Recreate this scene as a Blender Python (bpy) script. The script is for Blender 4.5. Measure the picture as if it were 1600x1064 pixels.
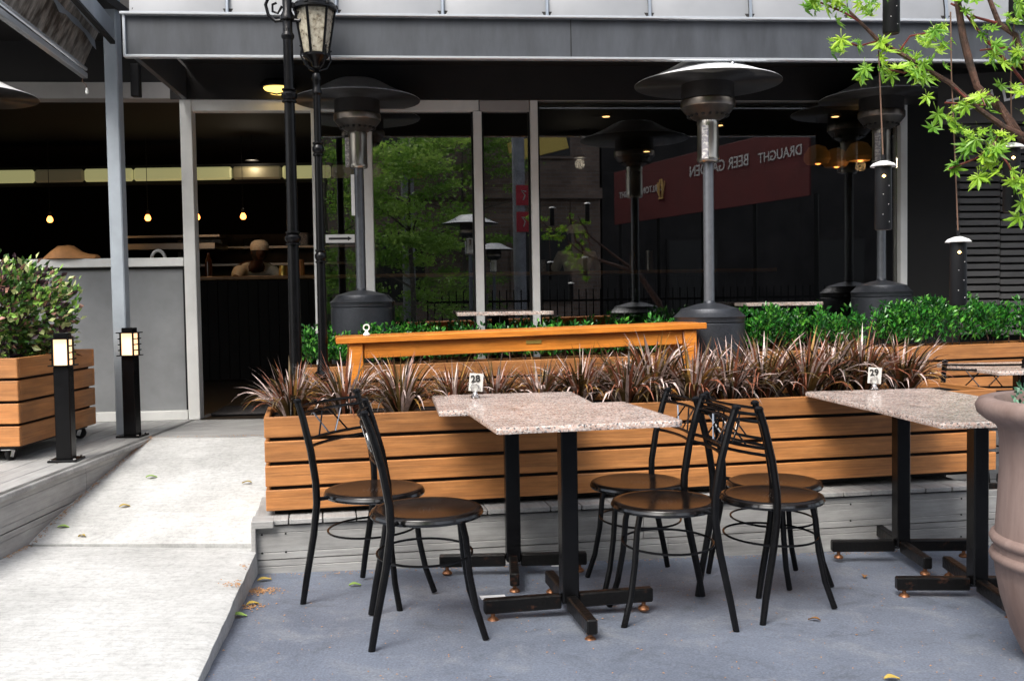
import bpy, bmesh, math, random
from mathutils import Vector, Matrix, Euler
R = math.radians
PI = math.pi
random.seed(7)
for o in list(bpy.data.objects):
    bpy.data.objects.remove(o)
SC = bpy.context.scene
COL = SC.collection

# ------------------------------------------------------------------ camera
cam_d = bpy.data.cameras.new('camera')
cam_d.sensor_width = 36.0
cam_d.lens = 34.875
cam_d.clip_start = 0.05
cam_d.clip_end = 500
cam = bpy.data.objects.new('camera', cam_d)
COL.objects.link(cam)
cam.matrix_world = Matrix.Translation((0, 0, 1.17)) @ Matrix.Rotation(PI/2 - math.atan(66/1550), 4, 'X') @ Matrix.Rotation(-0.016, 4, 'Z')
SC.camera = cam

# ------------------------------------------------------------------ daylight
SUN_EL, SUN_AZ = R(50), R(205)          # compass bearing the light comes from, clockwise from +Y
world = bpy.data.worlds.new('World')
SC.world = world
world.use_nodes = True
wn = world.node_tree
bg = wn.nodes['Background']
sky = wn.nodes.new('ShaderNodeTexSky')
sky.sky_type = 'NISHITA'
sky.sun_disc = False
sky.sun_elevation = SUN_EL
sky.sun_rotation = SUN_AZ
sky.air_density = 1.0
sky.dust_density = 4.0
sky.ozone_density = 1.0
hsv = wn.nodes.new('ShaderNodeHueSaturation')
hsv.inputs['Saturation'].default_value = 0.45
wn.links.new(sky.outputs[0], hsv.inputs['Color'])
wn.links.new(hsv.outputs[0], bg.inputs[0])
bg.inputs[1].default_value = 0.15
sun_d = bpy.data.lights.new('sun', 'SUN')
sun_d.energy = 1.5
sun_d.angle = R(26)
sun_d.color = (1.0, 0.96, 0.9)
sun = bpy.data.objects.new('sun', sun_d)
COL.objects.link(sun)
sd = Vector((math.sin(SUN_AZ)*math.cos(SUN_EL), math.cos(SUN_AZ)*math.cos(SUN_EL), math.sin(SUN_EL)))
sun.rotation_euler = sd.to_track_quat('Z', 'Y').to_euler()
SC.view_settings.view_transform = 'Standard'
SC.view_settings.look = 'None'
SC.view_settings.gamma = 1
SC.view_settings.use_curve_mapping = False
SC.view_settings.exposure = 1.08
SC.render.engine = 'CYCLES'

# ------------------------------------------------------------------ materials
def new_mat(name):
    m = bpy.data.materials.new(name)
    m.use_nodes = True
    return m, m.node_tree, m.node_tree.nodes['Principled BSDF']

def mat(name, col, rough=0.5, metal=0.0, var=0.0, scale=8.0, bump=0.0, bscale=60.0, col2=None, spec=None, coat=0.0, stretch=None, detail=4.0, rand=0.0, rvar=0.0, thr=None):
    """plain surface: base colour with noise mottling, optional second colour, fine bump"""
    m, nt, p = new_mat(name)
    N, Lk = nt.nodes, nt.links
    p.inputs['Roughness'].default_value = rough
    p.inputs['Metallic'].default_value = metal
    if spec is not None: p.inputs['Specular IOR Level'].default_value = spec
    if coat: p.inputs['Coat Weight'].default_value = coat; p.inputs['Coat Roughness'].default_value = 0.08
    tc = N.new('ShaderNodeTexCoord')
    mp = N.new('ShaderNodeMapping')
    Lk.new(tc.outputs['Object'], mp.inputs[0])
    if stretch: mp.inputs['Scale'].default_value = stretch
    oi = N.new('ShaderNodeObjectInfo')
    ml = N.new('ShaderNodeMath'); ml.operation = 'MULTIPLY'; ml.inputs[1].default_value = 37.0
    Lk.new(oi.outputs['Random'], ml.inputs[0])
    cb = N.new('ShaderNodeCombineXYZ')
    Lk.new(ml.outputs[0], cb.inputs[0]); Lk.new(ml.outputs[0], cb.inputs[1])
    Lk.new(cb.outputs[0], mp.inputs['Location'])
    c2 = col2 or tuple(min(1, c*(1-var)) for c in col)
    c1 = col if col2 else tuple(min(1, c*(1+var)) for c in col)
    out = None
    if var or col2:
        nz = N.new('ShaderNodeTexNoise')
        nz.inputs['Scale'].default_value = scale
        nz.inputs['Detail'].default_value = detail
        nz.inputs['Roughness'].default_value = 0.65
        Lk.new(mp.outputs[0], nz.inputs['Vector'])
        rp = N.new('ShaderNodeValToRGB')
        t = thr or (0.35, 0.65)
        rp.color_ramp.elements[0].position = t[0]; rp.color_ramp.elements[1].position = t[1]
        rp.color_ramp.elements[0].color = (*c2, 1); rp.color_ramp.elements[1].color = (*c1, 1)
        Lk.new(nz.outputs[0], rp.inputs[0])
        out = rp.outputs[0]
        if rvar:
            mr = N.new('ShaderNodeMapRange')
            mr.inputs[3].default_value = max(0.02, rough-rvar); mr.inputs[4].default_value = min(1, rough+rvar)
            Lk.new(nz.outputs[0], mr.inputs[0]); Lk.new(mr.outputs[0], p.inputs['Roughness'])
    if rand:
        hs = N.new('ShaderNodeHueSaturation')
        mr = N.new('ShaderNodeMapRange')
        mr.inputs[3].default_value = 1-rand; mr.inputs[4].default_value = 1+rand
        Lk.new(oi.outputs['Random'], mr.inputs[0]); Lk.new(mr.outputs[0], hs.inputs['Value'])
        if out: Lk.new(out, hs.inputs['Color'])
        else: hs.inputs['Color'].default_value = (*col, 1)
        out = hs.outputs[0]
    if out: Lk.new(out, p.inputs['Base Color'])
    else: p.inputs['Base Color'].default_value = (*col, 1)
    if bump:
        nb = N.new('ShaderNodeTexNoise'); nb.inputs['Scale'].default_value = bscale; nb.inputs['Detail'].default_value = 5
        Lk.new(mp.outputs[0], nb.inputs['Vector'])
        bp = N.new('ShaderNodeBump'); bp.inputs['Strength'].default_value = bump; bp.inputs['Distance'].default_value = 0.01
        Lk.new(nb.outputs[0], bp.inputs['Height']); Lk.new(bp.outputs[0], p.inputs['Normal'])
    return m

def wood(name, a, b, dark, rough=0.5, grain=1.0, rand=0.18):
    m, nt, p = new_mat(name)
    N, Lk = nt.nodes, nt.links
    tc = N.new('ShaderNodeTexCoord'); mp = N.new('ShaderNodeMapping')
    Lk.new(tc.outputs['Object'], mp.inputs[0])
    oi = N.new('ShaderNodeObjectInfo')
    ml = N.new('ShaderNodeMath'); ml.operation = 'MULTIPLY'; ml.inputs[1].default_value = 53.0
    Lk.new(oi.outputs['Random'], ml.inputs[0])
    cb = N.new('ShaderNodeCombineXYZ'); Lk.new(ml.outputs[0], cb.inputs[0]); Lk.new(ml.outputs[0], cb.inputs[2])
    Lk.new(cb.outputs[0], mp.inputs['Location'])
    mp.inputs['Scale'].default_value = (1.6, 14, 14)
    n1 = N.new('ShaderNodeTexNoise'); n1.inputs['Scale'].default_value = 1.6*grain; n1.inputs['Detail'].default_value = 6; n1.inputs['Distortion'].default_value = 1.2
    Lk.new(mp.outputs[0], n1.inputs['Vector'])
    r1 = N.new('ShaderNodeValToRGB')
    r1.color_ramp.elements[0].position = 0.3; r1.color_ramp.elements[1].position = 0.7
    r1.color_ramp.elements[0].color = (*b, 1); r1.color_ramp.elements[1].color = (*a, 1)
    Lk.new(n1.outputs[0], r1.inputs[0])
    mp2 = N.new('ShaderNodeMapping'); mp2.inputs['Scale'].default_value = (2.5, 90, 90)
    Lk.new(tc.outputs['Object'], mp2.inputs[0]); Lk.new(cb.outputs[0], mp2.inputs['Location'])
    n2 = N.new('ShaderNodeTexNoise'); n2.inputs['Scale'].default_value = 1.5; n2.inputs['Detail'].default_value = 3
    Lk.new(mp2.outputs[0], n2.inputs['Vector'])
    r2 = N.new('ShaderNodeValToRGB'); r2.color_ramp.elements[0].position = 0.32; r2.color_ramp.elements[1].position = 0.55
    Lk.new(n2.outputs[0], r2.inputs[0])
    mx = N.new('ShaderNodeMixRGB'); mx.blend_type = 'MIX'
    mx.inputs[1].default_value = (*dark, 1)
    mth = N.new('ShaderNodeMapRange'); mth.inputs[3].default_value = 0.55; mth.inputs[4].default_value = 1.0
    Lk.new(r2.outputs[0], mth.inputs[0]); Lk.new(mth.outputs[0], mx.inputs[0]); Lk.new(r1.outputs[0], mx.inputs[2])
    # broad weather stains
    mp3 = N.new('ShaderNodeMapping'); mp3.inputs['Scale'].default_value = (1, 2, 3); Lk.new(tc.outputs['Object'], mp3.inputs[0])
    n3 = N.new('ShaderNodeTexNoise'); n3.inputs['Scale'].default_value = 3.2; n3.inputs['Roughness'].default_value = .68; Lk.new(cb.outputs[0], mp3.inputs['Location']); n3.inputs['Detail'].default_value = 5
    Lk.new(mp3.outputs[0], n3.inputs['Vector'])
    r3 = N.new('ShaderNodeMapRange'); r3.inputs[1].default_value = 0.3; r3.inputs[2].default_value = 0.7; r3.inputs[3].default_value = 0.68; r3.inputs[4].default_value = 1.16
    Lk.new(n3.outputs[0], r3.inputs[0])
    hs = N.new('ShaderNodeHueSaturation')
    mr = N.new('ShaderNodeMapRange'); mr.inputs[3].default_value = 1-rand; mr.inputs[4].default_value = 1+rand
    Lk.new(oi.outputs['Random'], mr.inputs[0])
    mm = N.new('ShaderNodeMath'); mm.operation = 'MULTIPLY'
    Lk.new(mr.outputs[0], mm.inputs[0]); Lk.new(r3.outputs[0], mm.inputs[1])
    Lk.new(mm.outputs[0], hs.inputs['Value']); Lk.new(mx.outputs[0], hs.inputs['Color'])
    Lk.new(hs.outputs[0], p.inputs['Base Color'])
    p.inputs['Roughness'].default_value = rough
    bp = N.new('ShaderNodeBump'); bp.inputs['Strength'].default_value = 0.35; bp.inputs['Distance'].default_value = 0.004
    Lk.new(n2.outputs[0], bp.inputs['Height']); Lk.new(bp.outputs[0], p.inputs['Normal'])
    return m

def emis(name, col, st):
    m, nt, p = new_mat(name)
    p.inputs['Base Color'].default_value = (*col, 1)
    p.inputs['Emission Color'].default_value = (*col, 1)
    p.inputs['Emission Strength'].default_value = st
    return m

def glass(name, refl, tint, rough=0.0, rcol=(1, 1, 1)):
    m = bpy.data.materials.new(name); m.use_nodes = True
    nt = m.node_tree; N, Lk = nt.nodes, nt.links
    N.remove(N['Principled BSDF'])
    tr = N.new('ShaderNodeBsdfTransparent'); tr.inputs[0].default_value = (*tint, 1)
    gl = N.new('ShaderNodeBsdfGlossy'); gl.inputs['Roughness'].default_value = rough; gl.inputs[0].default_value = (*rcol, 1)
    fr = N.new('ShaderNodeFresnel'); fr.inputs[0].default_value = 1.5
    ad = N.new('ShaderNodeMath'); ad.operation = 'ADD'; ad.inputs[1].default_value = refl; ad.use_clamp = True
    Lk.new(fr.outputs[0], ad.inputs[0])
    mx = N.new('ShaderNodeMixShader')
    Lk.new(ad.outputs[0], mx.inputs[0]); Lk.new(tr.outputs[0], mx.inputs[1]); Lk.new(gl.outputs[0], mx.inputs[2])
    Lk.new(mx.outputs[0], N['Material Output'].inputs[0])
    return m

def leafmat(name, cols, rough=0.35, trans=0.25, scale=25.0, spec=0.5, objrand=False):
    """leaf colour picked per spot by noise over the plant"""
    m, nt, p = new_mat(name)
    N, Lk = nt.nodes, nt.links
    tc = N.new('ShaderNodeTexCoord')
    nz = N.new('ShaderNodeTexNoise'); nz.inputs['Scale'].default_value = scale; nz.inputs['Detail'].default_value = 2
    Lk.new(tc.outputs['Object'], nz.inputs['Vector'])
    rp = N.new('ShaderNodeValToRGB')
    el = rp.color_ramp.elements
    n = len(cols)
    el[0].position = 0.3; el[0].color = (*cols[0], 1)
    el[1].position = 0.7; el[1].color = (*cols[-1], 1)
    for i in range(1, n-1):
        e = el.new(0.3 + 0.4*i/(n-1)); e.color = (*cols[i], 1)
    Lk.new(nz.outputs[0], rp.inputs[0])
    if objrand:
        oi = N.new('ShaderNodeObjectInfo'); mr = N.new('ShaderNodeMapRange'); mr.inputs[3].default_value = .62; mr.inputs[4].default_value = 1.25
        Lk.new(oi.outputs['Random'], mr.inputs[0]); hs = N.new('ShaderNodeHueSaturation'); Lk.new(mr.outputs[0], hs.inputs['Value']); Lk.new(rp.outputs[0], hs.inputs['Color'])
        mh = N.new('ShaderNodeMapRange'); mh.inputs[3].default_value = .525; mh.inputs[4].default_value = .475; Lk.new(oi.outputs['Random'], mh.inputs[0]); Lk.new(mh.outputs[0], hs.inputs['Hue'])
        rp = hs
    Lk.new(rp.outputs[0], p.inputs['Base Color'])
    p.inputs['Roughness'].default_value = rough
    p.inputs['Specular IOR Level'].default_value = spec
    if trans:
        tl = N.new('ShaderNodeBsdfTranslucent'); Lk.new(rp.outputs[0], tl.inputs[0])
        mx = N.new('ShaderNodeMixShader'); mx.inputs[0].default_value = trans
        Lk.new(p.outputs[0], mx.inputs[1]); Lk.new(tl.outputs[0], mx.inputs[2])
        Lk.new(mx.outputs[0], N['Material Output'].inputs[0])
    return m

M = {}
M['wood'] = wood('planter_timber', (.50, .215, .068), (.38, .150, .043), (.17, .075, .028), 0.5, rand=.24)
M['orange'] = wood('oiled_pine', (.74, .27, .04), (.60, .19, .022), (.30, .085, .012), 0.35, rand=.1)
M['blackpaint'] = mat('black_enamel', (.0035, .0035, .004), 0.26, 0.0, 0.3, 20, 0.08, 120, spec=.22)
M['rust'] = mat('black_steel_with_rust', (.004, .0038, .0038), 0.38, 0.0, col2=(.035, .016, .010), scale=26, bump=.25, thr=(.32, .42), spec=.25)
M['rimgloss'] = mat('glossy_black_rim', (.004, .004, .004), 0.14, 0, spec=.7)
M['plastic'] = mat('black_plastic', (.007, .007, .008), 0.5, spec=.3)
M['voiddark'] = mat('dark_lining', (.006, .006, .006), 0.9)
M['seat'] = mat('dark_brown_seat_sheet', (.008, .0055, .0045), 0.2, 0.0, 0.5, 14, 0.05, 60, rvar=.07, spec=.3)
M['chrome'] = mat('bright_steel', (.6, .6, .6), 0.18, 1.0)
M['steel'] = mat('brushed_stainless', (.44, .41, .36), 0.28, 1.0, .12, 6, .05, 200, stretch=(1, 1, .1))
M['ringsteel'] = mat('reflection_tinted_ring', (.26, .22, .18), 0.3, 1.0, .3, 6)  # brown of a reflection put into the ring's steel colour
M['glassbrown'] = mat('brown_bottle_glass', (.05, .02, .008), .12)
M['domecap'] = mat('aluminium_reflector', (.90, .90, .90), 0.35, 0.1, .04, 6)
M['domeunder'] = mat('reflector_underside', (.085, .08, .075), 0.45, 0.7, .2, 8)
M['meshdark'] = mat('burner_mesh', (.035, .032, .03), 0.6, 0.5, .3, 300)
M['heatergrey'] = mat('hammered_grey_coat', (.038, .042, .050), 0.38, 0.4, .15, 90, .25, 160)
M['polegrey'] = mat('grey_enamel_pole', (.13, .14, .155), 0.35, 0.4, .1, 30)
M['copper'] = mat('copper_foot', (.26, .12, .06), 0.45, 0.8, .3, 60)
M['white'] = mat('white_plastic', (.78, .78, .76), 0.45)
M['label'] = mat('printed_label', (.7, .68, .64), 0.5, col2=(.35, .34, .36), scale=40, thr=(.52, .42), stretch=(1, 1, 2))
M['framealu'] = mat('painted_frame_grey', (.74, .74, .71), 0.4, 0.0, .06, 5, .03, 80)
M['beam'] = mat('header_beam_grey', (.34, .325, .31), 0.5, 0.0, .08, 4, .04, 90)
M['postpaint'] = mat('blue_grey_post', (.29, .325, .36), 0.42, 0.0, .08, 6, .05, 150)
M['fascia'] = mat('charcoal_fascia', (.044, .049, .057), 0.45, 0.0, .26, 6.0, .06, 30, stretch=(1.4, 1, .35), detail=8)
M['lip'] = mat('gutter_edge_silver', (.62, .65, .68), 0.25, 0.6)
M['roofsheet'] = mat('pale_roof_sheet', (.23, .238, .25), 0.45, 0.1, .08, 2)
M['soffit'] = mat('dark_soffit', (.010, .0085, .008), 0.7, 0, .2, 3)
M['canopyglass'] = mat('stained_canopy_sheet', (.36, .34, .31), 0.35, 0, col2=(.045, .034, .025), scale=7, stretch=(1.2, 2.6, .9), thr=(.40, .66), detail=9)
M['roofsteel'] = mat('blue_grey_sheet', (.22, .25, .29), 0.35, .3, .15, 3)
M['grey_panel'] = None
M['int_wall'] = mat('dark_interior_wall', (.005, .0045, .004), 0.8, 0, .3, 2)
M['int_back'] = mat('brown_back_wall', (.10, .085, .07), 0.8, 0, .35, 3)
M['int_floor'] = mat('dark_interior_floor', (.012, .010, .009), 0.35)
M['counterblack'] = mat('black_counter_board', (.004, .0035, .003), 0.6, 0, .3, 5, spec=.2)
M['countertop'] = mat('oiled_counter_top', (.35, .19, .08), 0.3, 0, .2, 10)
M['kitchen_steel'] = mat('kitchen_steel', (.34, .33, .31), 0.35, .8, .1, 5)
M['cloth'] = mat('brown_paper', (.46, .21, .07), 0.7, 0, .2, 10, .3, 20)
M['shirt'] = mat('cream_cotton', (.72, .68, .58), 0.85, 0, .1, 20)
M['cap'] = mat('grey_knit_cap', (.60, .58, .52), 0.9, 0, .15, 60)
M['skin'] = mat('skin', (.07, .032, .02), 0.5)
M['hair'] = mat('black_hair', (.01, .008, .007), 0.5)
M['terracotta'] = mat('weathered_terracotta', (.28, .205, .18), 0.8, 0, col2=(.15, .098, .082), scale=5.5, bump=.35, bscale=34, stretch=(1, 1, .22), thr=(.38, .72), detail=8)
M['soil'] = mat('potting_soil', (.03, .018, .011), 0.95, 0, .5, 30, .8, 60)
M['bark'] = mat('maple_bark', (.11, .05, .032), 0.7, 0, col2=(.035, .018, .012), scale=30, bump=.4, bscale=80)
M['redbark'] = mat('red_twig', (.14, .025, .018), 0.5, 0, .3, 40)
M['treebark'] = mat('grey_tree_bark', (.09, .075, .06), 0.85, 0, .4, 20, .5, 40)
M['string'] = mat('brown_cord', (.16, .09, .06), 0.8)
M['red'] = mat('red_canvas', (.28, .010, .008), 0.75, 0, .15, 3)
M['redawn'] = mat('red_awning_canvas', (.095, .005, .005), 0.8, 0, .12, 3)
M['signred'] = mat('red_sign_board', (.45, .02, .035), 0.5)
M['gold'] = mat('gold_print', (.62, .38, .12), 0.5)
M['letter_white'] = mat('white_print', (.50, .48, .46), 0.6)
M['letter_grey'] = mat('grey_print', (.5, .5, .5), 0.6)
M['ink'] = mat('black_ink', (.01, .01, .01), 0.5)
M['brass'] = mat('brass_plate', (.62, .45, .12), 0.35, .7)
M['slat'] = mat('dark_grey_slat', (.12, .116, .112), 0.6, 0, .12, 4)
M['polewood'] = mat('grey_pole', (.26, .26, .28), 0.6, 0, .2, 8)
M['render_wall'] = None
M['leaf_hedge'] = leafmat('glossy_hedge_leaf', [(.012, .08, .014), (.035, .20, .022), (.12, .38, .05)], 0.25, .2, 24, .7)
M['leaf_bush'] = leafmat('variegated_leaf', [(.02, .04, .012), (.14, .30, .04), (.42, .52, .16), (.10, .05, .07), (.24, .42, .08), (.48, .32, .26)], 0.35, .2, 22)
M['leaf_grass'] = leafmat('bronze_grass_blade', [(.020, .012, .004), (.10, .05, .014), (.20, .09, .05), (.34, .21, .19), (.56, .44, .42)], 0.3, .12, 40, .6)
M['leaf_maple'] = leafmat('lime_maple_leaf', [(.14, .32, .02), (.28, .50, .04), (.44, .64, .10)], 0.4, .3, 9, objrand=True)
M['leaf_tree'] = leafmat('street_tree_leaf', [(.10, .24, .03), (.24, .42, .06), (.42, .60, .12)], 0.5, .35, 1.6)
M['leaf_pot'] = leafmat('blue_green_leaf', [(.02, .09, .05), (.06, .18, .10), (.16, .30, .20)], 0.4, .1, 30)
M['leaf_yellow'] = mat('yellow_leaf', (.42, .30, .06), 0.6)
M['leaf_green'] = mat('green_fallen_leaf', (.22, .34, .07), 0.6)
M['leaf_brown'] = mat('brown_leaf', (.24, .11, .03), 0.7)
M['blossom'] = mat('orange_debris', (.45, .24, .10), 0.85, 0, .3, 40)
M['paper'] = mat('white_paper', (.8, .8, .8), 0.8)
M['bulb'] = emis('glowing_bulb', (1.0, .30, .06), 3.2)
M['downbulb'] = emis('glowing_downlight', (1.0, .55, .20), 2.5)
M['starpoint'] = emis('tiny_warm_led', (1.0, .6, .2), 6)
M['lampglow'] = emis('bollard_diffuser_glow', (1.0, .62, .34), .85)
M['ovalglow'] = emis('bulkhead_lens_glow', (1.0, .66, .16), 1.1)
M['litpanel'] = emis('lit_panel_yellow', (.50, .48, .22), .24)
M['dimpanel'] = emis('dim_panel_olive', (.22, .19, .11), .08)
M['shadegold'] = emis('woven_gold_shade', (.40, .19, .04), .03)
M['glass'] = glass('window_glass', .12, (.78, .78, .77))
M['lampglass'] = glass('rippled_lantern_glass', .22, (.75, .73, .66), .12)
M['clear'] = glass('clear_glass', .12, (.9, .9, .9), .03)

def brickmat():
    m, nt, p = new_mat('brown_brickwork'); N, Lk = nt.nodes, nt.links
    tc = N.new('ShaderNodeTexCoord'); mp = N.new('ShaderNodeMapping'); mp.inputs['Rotation'].default_value = (PI/2, 0, 0)
    Lk.new(tc.outputs['Object'], mp.inputs[0])
    b = N.new('ShaderNodeTexBrick')
    b.inputs['Color1'].default_value = (.27, .185, .14, 1); b.inputs['Color2'].default_value = (.18, .12, .09, 1); b.inputs['Mortar'].default_value = (.22, .19, .17, 1)
    b.inputs['Scale'].default_value = 1; b.inputs['Brick Width'].default_value = .24; b.inputs['Row Height'].default_value = .086; b.inputs['Mortar Size'].default_value = .008
    Lk.new(mp.outputs[0], b.inputs['Vector'])
    nz = N.new('ShaderNodeTexNoise'); nz.inputs['Scale'].default_value = .8; nz.inputs['Detail'].default_value = 6
    Lk.new(tc.outputs['Object'], nz.inputs['Vector'])
    mr = N.new('ShaderNodeMapRange'); mr.inputs[1].default_value = .3; mr.inputs[2].default_value = .7; mr.inputs[3].default_value = .6; mr.inputs[4].default_value = 1.25
    Lk.new(nz.outputs[0], mr.inputs[0])
    hs = N.new('ShaderNodeHueSaturation'); Lk.new(mr.outputs[0], hs.inputs['Value']); Lk.new(b.outputs[0], hs.inputs['Color'])
    Lk.new(hs.outputs[0], p.inputs['Base Color']); p.inputs['Roughness'].default_value = .9
    return m
M['brick'] = brickmat()
M['darkwall'] = mat('dark_painted_wall', (.030, .026, .024), .9, 0, .4, 1.5)

def granitemat():
    m, nt, p = new_mat('speckled_pink_granite'); N, Lk = nt.nodes, nt.links
    tc = N.new('ShaderNodeTexCoord')
    v = N.new('ShaderNodeTexVoronoi'); v.inputs['Scale'].default_value = 185; Lk.new(tc.outputs['Object'], v.inputs['Vector'])
    r = N.new('ShaderNodeValToRGB'); r.color_ramp.interpolation = 'CONSTANT'
    e = r.color_ramp.elements
    e[0].position = 0; e[0].color = (.13, .12, .12, 1); e[1].position = .11; e[1].color = (.46, .34, .29, 1)
    for pos, c in ((.42, (.58, .50, .45)), (.62, (.36, .33, .32)), (.72, (.62, .45, .38)), (.88, (.70, .66, .62))):
        x = e.new(pos); x.color = (*c, 1)
    sp = N.new('ShaderNodeSeparateColor'); Lk.new(v.outputs['Color'], sp.inputs[0]); Lk.new(sp.outputs[0], r.inputs[0])
    n = N.new('ShaderNodeTexNoise'); n.inputs['Scale'].default_value = 9; n.inputs['Detail'].default_value = 5; Lk.new(tc.outputs['Object'], n.inputs['Vector'])
    mr = N.new('ShaderNodeMapRange'); mr.inputs[1].default_value = .3; mr.inputs[2].default_value = .7; mr.inputs[3].default_value = .8; mr.inputs[4].default_value = 1.12
    Lk.new(n.outputs[0], mr.inputs[0])
    hs = N.new('ShaderNodeHueSaturation'); Lk.new(mr.outputs[0], hs.inputs['Value']); Lk.new(r.outputs[0], hs.inputs['Color'])
    Lk.new(hs.outputs[0], p.inputs['Base Color'])
    # dull scratches in the polish
    mp = N.new('ShaderNodeMapping'); mp.inputs['Rotation'].default_value = (0, 0, .9); mp.inputs['Scale'].default_value = (14, 22, 1); Lk.new(tc.outputs['Object'], mp.inputs[0])
    s = N.new('ShaderNodeTexNoise'); s.inputs['Scale'].default_value = 1.5; s.inputs['Detail'].default_value = 2; Lk.new(mp.outputs[0], s.inputs['Vector'])
    rr = N.new('ShaderNodeMapRange'); rr.inputs[1].default_value = .45; rr.inputs[2].default_value = .62; rr.inputs[3].default_value = .17; rr.inputs[4].default_value = .27
    Lk.new(s.outputs[0], rr.inputs[0]); Lk.new(rr.outputs[0], p.inputs['Roughness'])
    return m
M['granite'] = granitemat()

def concretemat():
    m, nt, p = new_mat('pale_brushed_concrete'); N, Lk = nt.nodes, nt.links
    tc = N.new('ShaderNodeTexCoord')
    n = N.new('ShaderNodeTexNoise'); n.inputs['Scale'].default_value = 2.2; n.inputs['Detail'].default_value = 8; n.inputs['Roughness'].default_value = .7; Lk.new(tc.outputs['Object'], n.inputs['Vector'])
    r = N.new('ShaderNodeValToRGB'); e = r.color_ramp.elements
    e[0].position = .33; e[0].color = (.42, .42, .405, 1); e[1].position = .62; e[1].color = (.60, .60, .585, 1)
    Lk.new(n.outputs[0], r.inputs[0])
    # broom strokes across the path and dark grit
    mp = N.new('ShaderNodeMapping'); mp.inputs['Scale'].default_value = (4, 110, 4); Lk.new(tc.outputs['Object'], mp.inputs[0])
    b = N.new('ShaderNodeTexNoise'); b.inputs['Scale'].default_value = 1.5; b.inputs['Detail'].default_value = 4; Lk.new(mp.outputs[0], b.inputs['Vector'])
    g = N.new('ShaderNodeTexNoise'); g.inputs['Scale'].default_value = 42; g.inputs['Detail'].default_value = 6; g.inputs['Roughness'].default_value = .8; Lk.new(tc.outputs['Object'], g.inputs['Vector'])
    mr = N.new('ShaderNodeMapRange'); mr.inputs[1].default_value = .33; mr.inputs[2].default_value = .55; mr.inputs[3].default_value = .72; mr.inputs[4].default_value = 1.0
    Lk.new(g.outputs[0], mr.inputs[0])
    m2 = N.new('ShaderNodeMapRange'); m2.inputs[1].default_value = .3; m2.inputs[2].default_value = .7; m2.inputs[3].default_value = .86; m2.inputs[4].default_value = 1.06
    Lk.new(b.outputs[0], m2.inputs[0])
    mm = N.new('ShaderNodeMath'); mm.operation = 'MULTIPLY'; Lk.new(mr.outputs[0], mm.inputs[0]); Lk.new(m2.outputs[0], mm.inputs[1])
    hs = N.new('ShaderNodeHueSaturation'); Lk.new(mm.outputs[0], hs.inputs['Value']); Lk.new(r.outputs[0], hs.inputs['Color'])
    Lk.new(hs.outputs[0], p.inputs['Base Color']); p.inputs['Roughness'].default_value = .85
    bp = N.new('ShaderNodeBump'); bp.inputs['Strength'].default_value = .5; bp.inputs['Distance'].default_value = .006
    Lk.new(mm.outputs[0], bp.inputs['Height']); Lk.new(bp.outputs[0], p.inputs['Normal'])
    return m
M['concrete'] = concretemat()

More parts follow.
